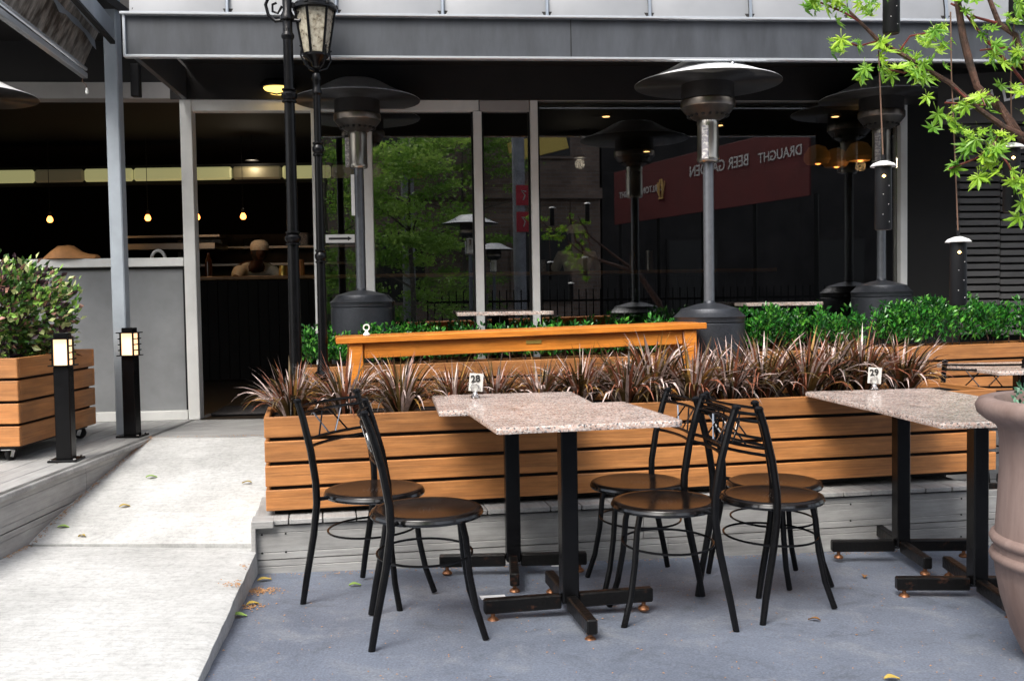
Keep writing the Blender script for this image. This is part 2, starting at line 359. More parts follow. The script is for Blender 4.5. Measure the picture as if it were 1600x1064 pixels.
def pavmat():
    m, nt, p = new_mat('blue_grey_painted_paving'); N, Lk = nt.nodes, nt.links
    tc = N.new('ShaderNodeTexCoord')
    n = N.new('ShaderNodeTexNoise'); n.inputs['Scale'].default_value = 1.3; n.inputs['Detail'].default_value = 7; n.inputs['Roughness'].default_value = .65; Lk.new(tc.outputs['Object'], n.inputs['Vector'])
    r = N.new('ShaderNodeValToRGB'); e = r.color_ramp.elements
    e[0].position = .3; e[0].color = (.105, .122, .158, 1); e[1].position = .7; e[1].color = (.165, .19, .24, 1)
    Lk.new(n.outputs[0], r.inputs[0])
    st = N.new('ShaderNodeTexNoise'); st.inputs['Scale'].default_value = 3.4; st.inputs['Detail'].default_value = 10; st.inputs['Roughness'].default_value = .75; st.inputs['Distortion'].default_value = .6; Lk.new(tc.outputs['Object'], st.inputs['Vector'])
    sr = N.new('ShaderNodeMapRange'); sr.inputs[1].default_value = .51; sr.inputs[2].default_value = .66; sr.inputs[3].default_value = 0; sr.inputs[4].default_value = .8; Lk.new(st.outputs[0], sr.inputs[0])
    s1 = N.new('ShaderNodeMixRGB'); Lk.new(sr.outputs[0], s1.inputs[0]); Lk.new(r.outputs[0], s1.inputs[1]); s1.inputs[2].default_value = (.21, .225, .25, 1)
    sr2 = N.new('ShaderNodeMapRange'); sr2.inputs[1].default_value = .34; sr2.inputs[2].default_value = .46; sr2.inputs[3].default_value = .7; sr2.inputs[4].default_value = 0; Lk.new(st.outputs[0], sr2.inputs[0])
    s2 = N.new('ShaderNodeMixRGB'); Lk.new(sr2.outputs[0], s2.inputs[0]); Lk.new(s1.outputs[0], s2.inputs[1]); s2.inputs[2].default_value = (.075, .085, .10, 1)
    v = N.new('ShaderNodeTexVoronoi'); v.inputs['Scale'].default_value = 75; Lk.new(tc.outputs['Object'], v.inputs['Vector'])
    sp = N.new('ShaderNodeMapRange'); sp.inputs[1].default_value = .05; sp.inputs[2].default_value = .16; sp.inputs[3].default_value = 1.0; sp.inputs[4].default_value = 0.0
    Lk.new(v.outputs['Distance'], sp.inputs[0])
    sc = N.new('ShaderNodeSeparateColor'); Lk.new(v.outputs['Color'], sc.inputs[0])
    gt = N.new('ShaderNodeMath'); gt.operation = 'GREATER_THAN'; gt.inputs[1].default_value = .82; Lk.new(sc.outputs[0], gt.inputs[0])
    ml = N.new('ShaderNodeMath'); ml.operation = 'MULTIPLY'; Lk.new(sp.outputs[0], ml.inputs[0]); Lk.new(gt.outputs[0], ml.inputs[1])
    mx = N.new('ShaderNodeMixRGB'); Lk.new(ml.outputs[0], mx.inputs[0]); Lk.new(s2.outputs[0], mx.inputs[1]); mx.inputs[2].default_value = (.30, .30, .30, 1)
    g = N.new('ShaderNodeTexNoise'); g.inputs['Scale'].default_value = 130; g.inputs['Detail'].default_value = 4; Lk.new(tc.outputs['Object'], g.inputs['Vector'])
    g2 = N.new('ShaderNodeMapRange'); g2.inputs[1].default_value = .3; g2.inputs[2].default_value = .7; g2.inputs[3].default_value = .72; g2.inputs[4].default_value = 1.2
    Lk.new(g.outputs[0], g2.inputs[0])
    hs = N.new('ShaderNodeHueSaturation'); Lk.new(g2.outputs[0], hs.inputs['Value']); Lk.new(mx.outputs[0], hs.inputs['Color'])
    Lk.new(hs.outputs[0], p.inputs['Base Color']); p.inputs['Roughness'].default_value = .62
    bp = N.new('ShaderNodeBump'); bp.inputs['Strength'].default_value = .5; bp.inputs['Distance'].default_value = .004
    Lk.new(g.outputs[0], bp.inputs['Height']); Lk.new(bp.outputs[0], p.inputs['Normal'])
    return m
M['paving'] = pavmat()
M['deck'] = wood('grey_composite_decking', (.37, .37, .36), (.31, .305, .295), (.24, .235, .23), 0.65, rand=.06)
M['frost'] = mat('frosted_grey_panel', (.25, .258, .262), 0.2, 0, .12, 2.5, .02, 200)
M['mat'] = mat('door_mat', (.05, .045, .045), .9, 0, .3, 60, .4, 100)

for k_, c_, ro in (('bush_a', (.05, .13, .025), .35), ('bush_b', (.20, .36, .06), .35), ('bush_c', (.05, .025, .035), .4), ('bush_d', (.50, .56, .24), .4), ('bush_e', (.42, .22, .17), .4),
                   ('hedge_a', (.015, .085, .016), .28), ('hedge_b', (.04, .21, .025), .25), ('hedge_c', (.13, .40, .05), .3),
                   ('grass_a', (.022, .015, .005), .4), ('grass_b', (.11, .070, .022), .35), ('grass_c', (.24, .085, .045), .35), ('grass_d', (.56, .44, .40), .3), ('grass_e', (.36, .20, .05), .4)):
    M[k_] = leafmat(k_.replace('_', ' leaf tone '), [tuple(c*.65 for c in c_), c_, tuple(min(1, c*1.35) for c in c_)], ro, .16, 30)
def multi_mesh(me, keys, wts, per, seed):
    """give each leaf or blade (runs of `per` faces) one of several leaf colours"""
    for k in keys[1:]: me.materials.append(M[k])
    rr = random.Random(seed); n = len(me.polygons); idx = []
    while len(idx) < n: idx += [rr.choices(range(len(keys)), wts)[0]]*per
    me.polygons.foreach_set('material_index', idx[:n])
def multi(o, keys, wts, per, seed):
    multi_mesh(o.data, keys, wts, per, seed); return o

# ------------------------------------------------------------------ mesh builder
class MB:
    def __init__(s): s.v = []; s.f = []
    def add(s, vs, fs):
        b = len(s.v); s.v += [tuple(v) for v in vs]; s.f += [tuple(b+i for i in f) for f in fs]
        return s
    def box(s, c, d, bev=0.0, rot=None):
        x, y, z = d[0]/2, d[1]/2, d[2]/2
        b = min(bev, x*.9, y*.9, z*.9)
        if b <= 0:
            vs = [(i*x, j*y, k*z) for i in (-1, 1) for j in (-1, 1) for k in (-1, 1)]
            fs = [(0, 1, 3, 2), (4, 6, 7, 5), (0, 4, 5, 1), (2, 3, 7, 6), (0, 2, 6, 4), (1, 5, 7, 3)]
        else:
            vs = []; idx = {}
            for i in (-1, 1):
                for j in (-1, 1):
                    for k in (-1, 1):
                        idx[(i, j, k, 0)] = len(vs); vs.append((i*x, j*(y-b), k*(z-b)))
                        idx[(i, j, k, 1)] = len(vs); vs.append((i*(x-b), j*y, k*(z-b)))
                        idx[(i, j, k, 2)] = len(vs); vs.append((i*(x-b), j*(y-b), k*z))
            g = lambda i, j, k, a: idx[(i, j, k, a)]
            fs = []
            for i in (-1, 1):
                q = [g(i, -1, -1, 0), g(i, 1, -1, 0), g(i, 1, 1, 0), g(i, -1, 1, 0)]; fs.append(q if i > 0 else q[::-1])
                q = [g(-1, i, -1, 1), g(-1, i, 1, 1), g(1, i, 1, 1), g(1, i, -1, 1)]; fs.append(q if i > 0 else q[::-1])
                q = [g(-1, -1, i, 2), g(1, -1, i, 2), g(1, 1, i, 2), g(-1, 1, i, 2)]; fs.append(q if i > 0 else q[::-1])
            for i in (-1, 1):
                for j in (-1, 1):
                    q = [g(i, j, -1, 0), g(i, j, -1, 1), g(i, j, 1, 1), g(i, j, 1, 0)]; fs.append(q if i*j > 0 else q[::-1])
                    q = [g(i, -1, j, 0), g(i, 1, j, 0), g(i, 1, j, 2), g(i, -1, j, 2)]; fs.append(q if i*j > 0 else q[::-1])
                    q = [g(-1, i, j, 1), g(-1, i, j, 2), g(1, i, j, 2), g(1, i, j, 1)]; fs.append(q if i*j > 0 else q[::-1])
            for i in (-1, 1):
                for j in (-1, 1):
                    for k in (-1, 1):
                        q = [g(i, j, k, 0), g(i, j, k, 1), g(i, j, k, 2)]; fs.append(q if i*j*k > 0 else q[::-1])
        if rot is not None:
            m = rot if isinstance(rot, Matrix) else Euler(rot).to_matrix()
            vs = [m @ Vector(v) for v in vs]
        c = Vector(c)
        return s.add([Vector(v)+c for v in vs], fs)
    def tube(s, pts, r, n=10, cap=True, closed=False):
        pts = [Vector(p) for p in pts]; m = len(pts)
        rr = r if isinstance(r, (list, tuple)) else [r]*m
        ring = []; up = None
        for i, p in enumerate(pts):
            if closed: t = (pts[(i+1) % m]-pts[i-1]).normalized()
            elif i == 0: t = (pts[1]-p).normalized()
            elif i == m-1: t = (p-pts[i-1]).normalized()
            else: t = ((pts[i+1]-p).normalized()+(p-pts[i-1]).normalized()).normalized()
            if up is None:
                a = Vector((0, 0, 1)) if abs(t.z) < .9 else Vector((1, 0, 0))
                up = (a-t*a.dot(t)).normalized()
            else: up = (up-t*up.dot(t)).normalized()
            sd_ = t.cross(up)
            ring.append([p+(up*math.cos(2*PI*k/n)+sd_*math.sin(2*PI*k/n))*rr[i] for k in range(n)])
        vs = [v for q in ring for v in q]; fs = []
        for i in range(m if closed else m-1):
            j = (i+1) % m
            for k in range(n):
                fs.append((i*n+k, j*n+k, j*n+(k+1) % n, i*n+(k+1) % n))
        if cap and not closed:
            fs.append(tuple(range(n))); fs.append(tuple((m-1)*n+k for k in reversed(range(n))))
        return s.add(vs, fs)
    def lathe(s, prof, n=32, c=(0, 0, 0), sx=1.0, sy=1.0):
        c = Vector(c); vs = []; fs = []
        for r, z in prof:
            for k in range(n):
                vs.append(c+Vector((sx*r*math.cos(2*PI*k/n), sy*r*math.sin(2*PI*k/n), z)))
        for i in range(len(prof)-1):
            for k in range(n):
                fs.append((i*n+k, i*n+(k+1) % n, (i+1)*n+(k+1) % n, (i+1)*n+k))
        if prof[0][0] > 1e-4: fs.append(tuple(range(n)))
        if prof[-1][0] > 1e-4: fs.append(tuple((len(prof)-1)*n+k for k in reversed(range(n))))
        return s.add(vs, fs)
    def mesh(s, name, m=None, ang=35):
        me = bpy.data.meshes.new(name); me.from_pydata(s.v, [], s.f); me.update()
        if ang:
            me.polygons.foreach_set('use_smooth', [True]*len(me.polygons))
            try: me.set_sharp_from_angle(angle=R(ang))
            except Exception: pass
        bm = bmesh.new(); bm.from_mesh(me); bmesh.ops.recalc_face_normals(bm, faces=bm.faces); bm.to_mesh(me); bm.free()
        if m: me.materials.append(m)
        return me
    def build(s, name, m, parent=None, ang=35, raw=False):
        if raw:
            me = bpy.data.meshes.new(name); me.from_pydata(s.v, [], s.f); me.materials.append(m)
        else: me = s.mesh(name, m, ang)
        return put(name, me, parent)

def put(name, me, parent=None, loc=(0, 0, 0), rot=(0, 0, 0)):
    o = bpy.data.objects.new(name, me); COL.objects.link(o)
    o.location = loc; o.rotation_euler = rot
    if parent: o.parent = parent
    return o
def thing(name, label, cat, loc=(0, 0, 0), rz=0, group=None, rot=None):
    o = bpy.data.objects.new(name, None); COL.objects.link(o)
    o.empty_display_size = .1
    o.location = loc; o.rotation_euler = rot or (0, 0, rz); o['label'] = label; o['category'] = cat
    if group: o['group'] = group
    return o
def tag(o, label, cat, group=None):
    o['label'] = label; o['category'] = cat
    if group: o['group'] = group
    return o
def struct(o): o['kind'] = 'structure'; return o
def stuff(o): o['kind'] = 'stuff'; return o
def dup(root, loc, rz, label, group=None, scale=None):
    r = root.copy(); COL.objects.link(r); r.location = loc; r.rotation_euler = (0, 0, rz); r['label'] = label
    if group: r['group'] = group
    if scale: r.scale = (scale,)*3
    for ch in list(root.children):
        c = ch.copy(); COL.objects.link(c); c.parent = r
        for g in list(ch.children):
            d = g.copy(); COL.objects.link(d); d.parent = c
    return r
def text_mesh(txt, size, depth=.002, name='lettering', m=None, bold=0.0):
    cu = bpy.data.curves.new(name, 'FONT'); cu.body = txt; cu.size = size; cu.extrude = depth; cu.align_x = 'CENTER'; cu.align_y = 'CENTER'; cu.offset = bold
    cu.resolution_u = 3
    o = bpy.data.objects.new(name, cu); COL.objects.link(o)
    dg = bpy.context.evaluated_depsgraph_get(); dg.update()
    me = bpy.data.meshes.new_from_object(o.evaluated_get(dg))
    bpy.data.objects.remove(o); me.name = name
    me.materials.clear()
    if m: me.materials.append(m)
    return me

def gz(x, y):
    return .163 - .0217*max(-3, min(3, x)) - .044*max(-1, min(5, y))
UP = .40          # upper deck level
LOW = .235        # front deck level
def fy(x): return 6.75 + .09*x          # restaurant front line
FR = math.atan(.09)

# ------------------------------------------------------------------ ground and path
g = MB(); xs = [-60, -20, -8]+[-6+i*.5 for i in range(25)]+[8, 20, 60]; ys = [-60, -20, -8]+[-4+i*.5 for i in range(25)]+[12, 20, 60]
g.v = [(x, y, gz(x, y)) for x in xs for y in ys]
ny = len(ys)
g.f = [(i*ny+j, (i+1)*ny+j, (i+1)*ny+j+1, i*ny+j+1) for i in range(len(xs)-1) for j in range(ny-1)]
struct(g.build('ground', M['paving']))

def rampedge(y): return -1.113 + .137*(4.26-y)
def slab(name, pts, zb):
    n = len(pts); mb = MB()
    mb.v = [tuple(p) for p in pts] + [(p[0], p[1], zb) for p in pts]
    mb.f = [tuple(range(n)), tuple(reversed(range(n, 2*n)))] + [(i, n+i, n+(i+1) % n, (i+1) % n) for i in range(n)]
    return mb
# lower slab with a rough broken right kerb, upper ramp slab
edge = []
rnd = random.Random(3)
for i in range(46):
    y = 0.2 + (4.235-.2)*i/45
    edge.append((rampedge(y)+rnd.uniform(-.0022, .0022), y, .098+.0065*(y-2.8)*1.2))
lo = [( -2.30, .2, .11), *edge, (-2.13, 4.235, .143)]
mb = MB(); n = len(edge)
# grid strips so that the slab bends slightly
top = [(-2.30+.0*i, p[1], .125+.004*(p[1])) for i, p in enumerate(edge)]
mid = [(p[0]-.03, p[1], p[2]+.003) for p in edge]
edg = [(p[0]-.004, p[1], p[2]-.006) for p in edge]
bot = [(p[0]+.006, p[1], -.35) for p in edge]
for row in (top, mid, edg, bot): mb.v += row
for k in range(3):
    for i in range(n-1): mb.f.append((k*n+i, k*n+i+1, (k+1)*n+i+1, (k+1)*n+i))
path = struct(mb.build('path', M['concrete'], None, 50))
def rampz(y):
    t = (y-4.25)/(5.715-4.25)
    return .128 + (.398-.128)*(t**.85 if t > 0 else 0)
mb = MB(); nn = 14
for i in range(nn+1):
    y = 4.252 + (5.715-4.252)*i/nn
    z = rampz(y)
    mb.v += [(-2.105, y, z+.012*(1-i/nn)), (-1.06, y, z), (-1.06, y, -.3)]
for i in range(nn):
    for k in range(2): mb.f.append((3*i+k, 3*i+3+k, 3*i+4+k, 3*i+1+k))
mb.f.append((0, 1, 2))
struct(mb.build('ramp', M['concrete'], None, 50))

# ------------------------------------------------------------------ plank helper
_pl = {}
def plank_mesh(L, H, T, key, bev=.003, groove=False):
    k = (round(L, 3), round(H, 3), round(T, 3), key, groove)
    if k not in _pl:
        mb = MB()
        if not groove: mb.box((0, 0, 0), (L, T, H), bev)
        else:
            # profile with two fine grooves on the outer (-Y) face
            gw, gd = .003, .003
            zs = [(-H/2, 0), (-H*.3-gw, 0), (-H*.3, gd), (-H*.3+gw, 0), (H*.3-gw, 0), (H*.3, gd), (H*.3+gw, 0), (H/2, 0)]
            for sx_ in (-1, 1):
                for z, d in zs: mb.v.append((sx_*L/2, -T/2+d, z))
                mb.v.append((sx_*L/2, T/2, H/2)); mb.v.append((sx_*L/2, T/2, -H/2))
            q = len(zs)+2
            for i in range(q): mb.f.append((i, (i+1) % q, q+(i+1) % q, q+i))
            mb.f.append(tuple(range(q))); mb.f.append(tuple(reversed(range(q, 2*q))))
        _pl[k] = mb.mesh('plank', M[key], 30)
    return _pl[k]

# ------------------------------------------------------------------ front deck (low)
DR = math.atan(.195)
dk = thing('front_deck', 'low grey deck', 'deck'); del dk['label']; del dk['category']; dk['kind'] = 'structure'
dk.location = (-1.12, 4.22, 0); dk.rotation_euler = (0, .008, DR)
# local x runs along the front edge
LEN = 3.62
mb = MB(); mb.box((LEN/2, .62, -.14), (LEN-.04, 1.16, .66)); mb.build('deck_frame', M['voiddark'], dk)
nb = int(LEN/.145)
me = plank_mesh(1.2, .022, .14, 'deck')
for i in range(nb):
    put('deck_board', me, dk, (.072+i*.145, .59, LOW-.011), (0, 0, PI/2))
x = 0; segs = [1.75, 1.87]
for row, (zc, H) in enumerate(((.1325, .142), (-.0145, .142), (-.1615, .142))):
    x = 0
    for L_ in (segs if row % 2 == 0 else segs[::-1]):
        put('fascia_board', plank_mesh(L_-.003, H, .022, 'deck', groove=True), dk, (x+L_/2, .022, zc)); x += L_
sc = MB()
for xx in (.05, .42, 1.0, 1.8, 2.6, 3.3):
    for zz in (.175, .09, .03): sc.lathe([(0, 0), (.004, 0), (.004, .002), (0, .002)], 8, (xx, 0, 0))
    for zz in (.175, .09, .03):
        pass
sc = MB()
for xx in (.03, .13, .72, 1.4, 2.1, 2.8, 3.4):
    for zz in (.09, -.02, .17):
        a = [(xx+.0045*math.cos(t*PI/4), .009, zz+.0045*math.sin(t*PI/4)) for t in range(8)]
        sc.add(a+[(p[0], .0125, p[2]) for p in a], [tuple(range(8))]+[(i, (i+1) % 8, 8+(i+1) % 8, 8+i) for i in range(8)])
stuff(sc.build('screw_head', M['voiddark'], dk, 0))
# corner cap
mb = MB(); mb.box((.035, .035, LOW-.016), (.095, .12, .034), .004); mb.build('corner_cap', M['deck'], dk)
mb = MB()
for i in range(4): mb.box((-.003, .11+i*.28, .07), (.02, .27, .27), .003)
mb.build('side_board', M['deck'], dk)
# low timber platform at right behind the planter
mb = MB(); mb.box((3.35, 5.55, -.11), (1.9, 1.1, .22)); struct(mb.build('side_platform', M['deck']))

# ------------------------------------------------------------------ upper deck (left) and threshold
ud = thing('upper_deck', 'x', 'x'); del ud['label']; del ud['category']; ud['kind'] = 'structure'
mb = MB(); mb.box((-4.1, 3.6, .05), (3.94, 5.9, .64)); mb.build('deck_frame', M['voiddark'], ud)
for i in range(15):
    for j, (ya, L_) in enumerate(((1.2, 2.7), (3.92, 2.76)) if i % 2 == 0 else ((1.2, 1.5), (2.72, 3.96))):
        put('deck_board', plank_mesh(L_, .022, .14, 'deck'), ud, (-2.165-i*.143, ya+L_/2, UP-.011), (0, 0, PI/2))
for row, zc in enumerate((.306, .162, .018)):
    ya = 1.2
    for L_ in ((2.1, 1.55, 1.9) if row % 2 == 0 else (2.6, 1.2, 1.75)):
        put('fascia_board', plank_mesh(L_-.004, .139, .022, 'deck', groove=True), ud, (-2.116, ya+L_/2, zc), (0, 0, PI/2)); ya += L_
mb = MB(); mb.box((-2.112, 4.1, UP-.013), (.05, 5.6, .026), .004); mb.build('edge_board', M['deck'], ud)
# threshold boards in front of the door, laid along the shopfront
for i in range(6):
    yc = 5.79+i*.143
    put('deck_board', plank_mesh(1.18, .022, .14, 'deck'), ud, (-1.50, yc-.03, UP-.0115), (0, 0, 0))
mb = MB(); mb.box((-1.5, 6.12, .2), (1.2, .80, .355)); mb.build('threshold_frame', M['voiddark'], ud)
# raised terrace strip behind the hedge
mb = MB(); mb.box((2.4, 6.62, .2), (6.6, 1.0, .4)); struct(mb.build('terrace_floor', M['deck']))

# ------------------------------------------------------------------ timber planters
def planter(name, label, L_, D_, z0, nb, bh, gap, loc, rz, tiltx=0.0, castors=False, group=None):
    """origin at the front left bottom corner, local x along the front"""
    t = thing(name, label, 'planter', loc, 0, group, rot=(0, -tiltx, rz))
    T = .022
    for k in range(nb):
        zc = z0 + bh/2 + k*(bh+gap)
        put('board', plank_mesh(L_, bh, T, 'wood', .0035), t, (L_/2, T/2, zc))
        put('board', plank_mesh(L_, bh, T, 'wood', .0035), t, (L_/2, D_-T/2, zc))
        for s_, xx in ((-1, T/2), (1, L_-T/2)):
            put('board', plank_mesh(D_-2*T-.002, bh, T, 'wood', .0035), t, (xx, D_/2, zc), (0, 0, PI/2))
    H = nb*(bh+gap)-gap
    mb = MB(); mb.box((L_/2, T+.004, z0+H/2-.01), (L_-2*T-.01, .006, H-.03)); mb.box((L_/2, D_-T-.004, z0+H/2-.01), (L_-2*T-.01, .006, H-.03))
    mb.box((T+.004, D_/2, z0+H/2-.01), (.006, D_-2*T-.02, H-.03)); mb.box((L_-T-.004, D_/2, z0+H/2-.01), (.006, D_-2*T-.02, H-.03))
    mb.build('liner', M['voiddark'], t)
    mb = MB(); nx = int(L_/.07); nyy = 6; w0, d0 = L_-2*T-.02, D_-2*T-.02
    rr = random.Random(len(label))
    mb.v = [(T+.01+w0*i/nx, T+.01+d0*j/nyy, z0+H-.035+rr.uniform(-.008, .008)) for i in range(nx+1) for j in range(nyy+1)]
    mb.f = [(i*(nyy+1)+j, (i+1)*(nyy+1)+j, (i+1)*(nyy+1)+j+1, i*(nyy+1)+j+1) for i in range(nx) for j in range(nyy)]
    mb.build('soil', M['soil'], t)
    if not castors:
        mb = MB(); mb.box((L_/2, D_/2+.01, z0/2-.001), (L_-.07, D_-.08, z0)); mb.build('plinth', M['voiddark'], t)
    return t, H
P1, H1 = planter('timber_planter', 'long timber planter box full of bronze grass on the low deck behind the granite tables', 3.62, .46, .022, 4, .0905, .0165, (-1.086, 4.30, LOW), math.atan(.205))
P2, H2 = planter('timber_planter', 'timber planter box holding the clipped green hedge, behind the orange table', 5.0, .27, .03, 5, .091, .0145, (-1.26, 5.86, LOW), math.atan(.11), tiltx=.012)

P3, H3 = planter('wheeled_planter', 'timber planter box on castor wheels at left, holding a variegated bush', 1.55, .90, .0, 4, .099, .0135, (-3.985, 4.87, UP+.078), R(0), castors=True)
mb = MB(); mb.box((.775, .45, -.009), (1.47, .84, .018)); mb.build('base_frame', M['plastic'], P3)
for i, (cx, cy) in enumerate(((1.46, .06), (1.46, .84), (1.30, .05), (.12, .12), (.12, .78))):
    a = R([70, 20, 60, 30, 10][i])
    c = MB()
    c.box((cx, cy, -.021), (.05, .05, .006), .001)
    for s_ in (-1, 1):
        c.box((cx+.012*math.cos(a)-s_*.014*math.sin(a), cy+.012*math.sin(a)+s_*.014*math.cos(a), -.042), (.022, .003, .036), .001, rot=(0, .3, a))
    co = c.build('castor', M['chrome'], P3)
    w = MB(); w.lathe([(.0, -.013), (.030, -.013), (.034, -.008), (.034, .008), (.030, .013), (0, .013)], 20)
    wo = w.build('wheel', M['plastic'], co); wo.location = (cx+.018*math.cos(a), cy+.018*math.sin(a), -.044); wo.rotation_euler = (PI/2, 0, a)

# ------------------------------------------------------------------ restaurant building
B = thing('restaurant_building', 'dark restaurant front with tall glazing between pale grey frames and an open doorway', 'building', (0, 6.75, 0), FR)
def BX(x): return x/math.cos(FR)      # world x on the front line -> local x
def bbox(name, x0, x1, y0, y1, z0, z1, m, bev=.003, parent=B):
    mb = MB(); mb.box(((x0+x1)/2, (y0+y1)/2, (z0+z1)/2), (x1-x0, y1-y0, z1-z0), bev); return mb.build(name, M[m], parent, 30)
bbox('header_beam', -5.5, 2.86, -.02, .12, 2.505, 2.61, 'beam')
bbox('upper_wall', -5.5, 6.5, .0, .16, 2.613, 3.2, 'soffit')
bbox('door_head', -2.09, -.20, .0, .09, 2.43, 2.502, 'framealu')
bbox('window_head', -.195, .145, .0, .09, 2.43, 2.502, 'beam')
bbox('door_jamb', -2.16, -2.085, -.01, .11, UP, 2.502, 'framealu')
bbox('door_jamb', -1.315, -1.268, -.01, .11, UP, 2.428, 'framealu')
bbox('mullion', -.975, -.918, -.005, .09, UP, 2.428, 'framealu')
bbox('mullion', -.238, -.182, -.005, .09, UP, 2.428, 'framealu')
bbox('mullion', .148, .198, -.01, .11, UP, 2.502, 'framealu')
bbox('mullion', 2.75, 2.80, -.01, .11, UP, 2.502, 'framealu')
bbox('mullion', -3.45, -3.39, .0, .10, UP, 2.502, 'framealu')
bbox('transom', -5.5, -3.454, -.008, .10, 1.415, 1.472, 'framealu'); bbox('transom', -3.386, -2.164, -.008, .10, 1.415, 1.472, 'framealu')
bbox('sill', -5.5, -3.454, -.012, .10, UP, .462, 'framealu'); bbox('sill', -3.386, -2.164, -.012, .10, UP, .462, 'framealu')
bbox('sill', -1.264, 2.75, -.004, .10, UP, .45, 'framealu')
bbox('frosted_panel', -3.384, -2.166, .035, .045, .464, 1.413, 'frost', 0)
bbox('frosted_panel', -5.5, -3.456, .035, .045, .464, 1.413, 'frost', 0)
# black plastic gasket just inside the frosted panels
bbox('gasket', -3.384, -2.166, .020, .032, 1.398, 1.413, 'plastic', 0)
bbox('gasket', -2.178, -2.166, .020, .032, .464, 1.396, 'plastic', 0)
for x0, x1, z1 in ((-1.266, -.977, 2.428), (-.916, -.24, 2.428), (-.18, .146, 2.428), (.2, 2.748, 2.502)):
    bbox('glass_pane', x0, x1, .04, .046, .452, z1, 'glass', 0)
bbox('pane_gasket', -.181, -.168, .030, .055, .452, 2.428, 'plastic', 0); bbox('pane_gasket', -.252, -.239, .030, .055, .452, 2.428, 'plastic', 0)
bbox('pane_gasket', .133, .147, .030, .055, .452, 2.428, 'plastic', 0); bbox('pane_gasket', .199, .212, .030, .055, .452, 2.50, 'plastic', 0)
bbox('door_lock', -.172, -.155, .01, .03, 1.13, 1.20, 'plastic')
# interior shell
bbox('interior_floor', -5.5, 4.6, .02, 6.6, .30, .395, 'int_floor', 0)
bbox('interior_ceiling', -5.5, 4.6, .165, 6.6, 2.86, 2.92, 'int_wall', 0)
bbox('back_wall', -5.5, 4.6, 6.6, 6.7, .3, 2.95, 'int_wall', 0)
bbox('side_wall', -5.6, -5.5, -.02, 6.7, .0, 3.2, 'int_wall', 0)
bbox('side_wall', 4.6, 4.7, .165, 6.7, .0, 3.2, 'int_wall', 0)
bbox('dark_wall', 2.802, 3.19, .0, .16, .0, 2.611, 'int_wall', 0)
bbox('slat_backing', 3.19, 5.6, .06, .16, .0, 2.611, 'voiddark', 0)
for i in range(34):
    bbox('slat', 3.16 if i % 1 == 0 else 3.2, 3.49, .0, .045, .86+i*.0515, .86+i*.0515+.037, 'slat', .003)
    bbox('slat', 3.494, 5.4, .0, .045, .852+i*.0515, .852+i*.0515+.037, 'slat', .003)
mb = MB(); mb.box((-1.70, .45, .398+.01), (.72, .5, .016), .004); mb.build('floor_mat', M['mat'], B)

# awning ---------------------------------------------------------
A = thing('awning', 'charcoal metal awning with curved pale roof sheets above the shopfront', 'awning', (0, 5.5, 0), FR)
mb = MB(); mb.box((2.0, 0, 2.588), (8.05, .03, .21), .002); mb.build('fascia', M['fascia'], A)
mb = MB(); mb.box((2.0, -.025, 2.698), (8.09, .05, .014), .003); mb.build('gutter_edge', M['lip'], A)
mb = MB(); mb.box((2.0, -.012, 2.478), (8.07, .045, .014), .003); mb.build('bottom_edge', M['lip'], A)
mb = MB(); mb.box((-2.028, -.012, 2.588), (.014, .045, .226), .002); mb.build('end_trim', M['lip'], A)
for jx in (.35, 2.75, 5.1):
    mb = MB(); mb.box((jx, -.0165, 2.588), (.004, .003, .205)); mb.build('panel_joint', M['voiddark'], A)
mb = MB(); mb.box((2.0, .64, 2.735), (8.0, 1.22, .02)); mb.build('soffit', M['soffit'], A)
mb = MB(); mb.box((2.0, 1.225, 2.95), (8.2, .02, .9)); mb.build('flashing', M['soffit'], A)
mb = MB(); mb.box((-2.01, .62, 2.60), (.03, 1.2, .2)); mb.build('end_panel', M['fascia'], A)
xr = [-2.02, -1.50] + [-1.50+.575*(i+1) for i in range(12)]
for i in range(len(xr)-1):
    p = MB(); W = xr[i+1]-xr[i]-.012; ns = 10
    for j in range(ns+1):
        a = j/ns*R(80)
        yy, zz = .03+.55*(1-math.cos(a)), 2.706+.55*math.sin(a)
        for s_ in range(7):
            fx = s_/6; sag = .02*(1-(2*fx-1)**2)
            p.v.append((xr[i]+.006+W*fx, yy-sag*math.cos(a), zz+sag*math.sin(a)))
    for j in range(ns):
        for s_ in range(6): p.f.append((j*7+s_, j*7+s_+1, (j+1)*7+s_+1, (j+1)*7+s_))
    p.build('roof_sheet', M['roofsheet'], A)
    s2 = MB()
    s2.tube([(xr[i+1], .01+.56*(1-math.cos(j/ns*R(80))), 2.71+.56*math.sin(j/ns*R(80))) for j in range(ns+1)], .009, 6)
    s2.build('roof_seam', M['roofsteel'], A)
# post, bracket
pt = thing('steel_post', 'square blue grey steel post standing on the upper deck left of the doorway', 'post', (-2.30, 5.85, UP))
mb = MB(); mb.box((0, 0, 1.5), (.078, .078, 3.0), .006); mb.build('shaft', M['postpaint'], pt)
mb = MB(); mb.box((.035, -.034, .09), (.012, .014, .18), .002); mb.build('bracket', M['roofsteel'], pt)
mb = MB(); mb.box((.115, .04, 2.08), (.05, .05, .19), .004); mb.build('hanger_block', M['plastic'], pt)

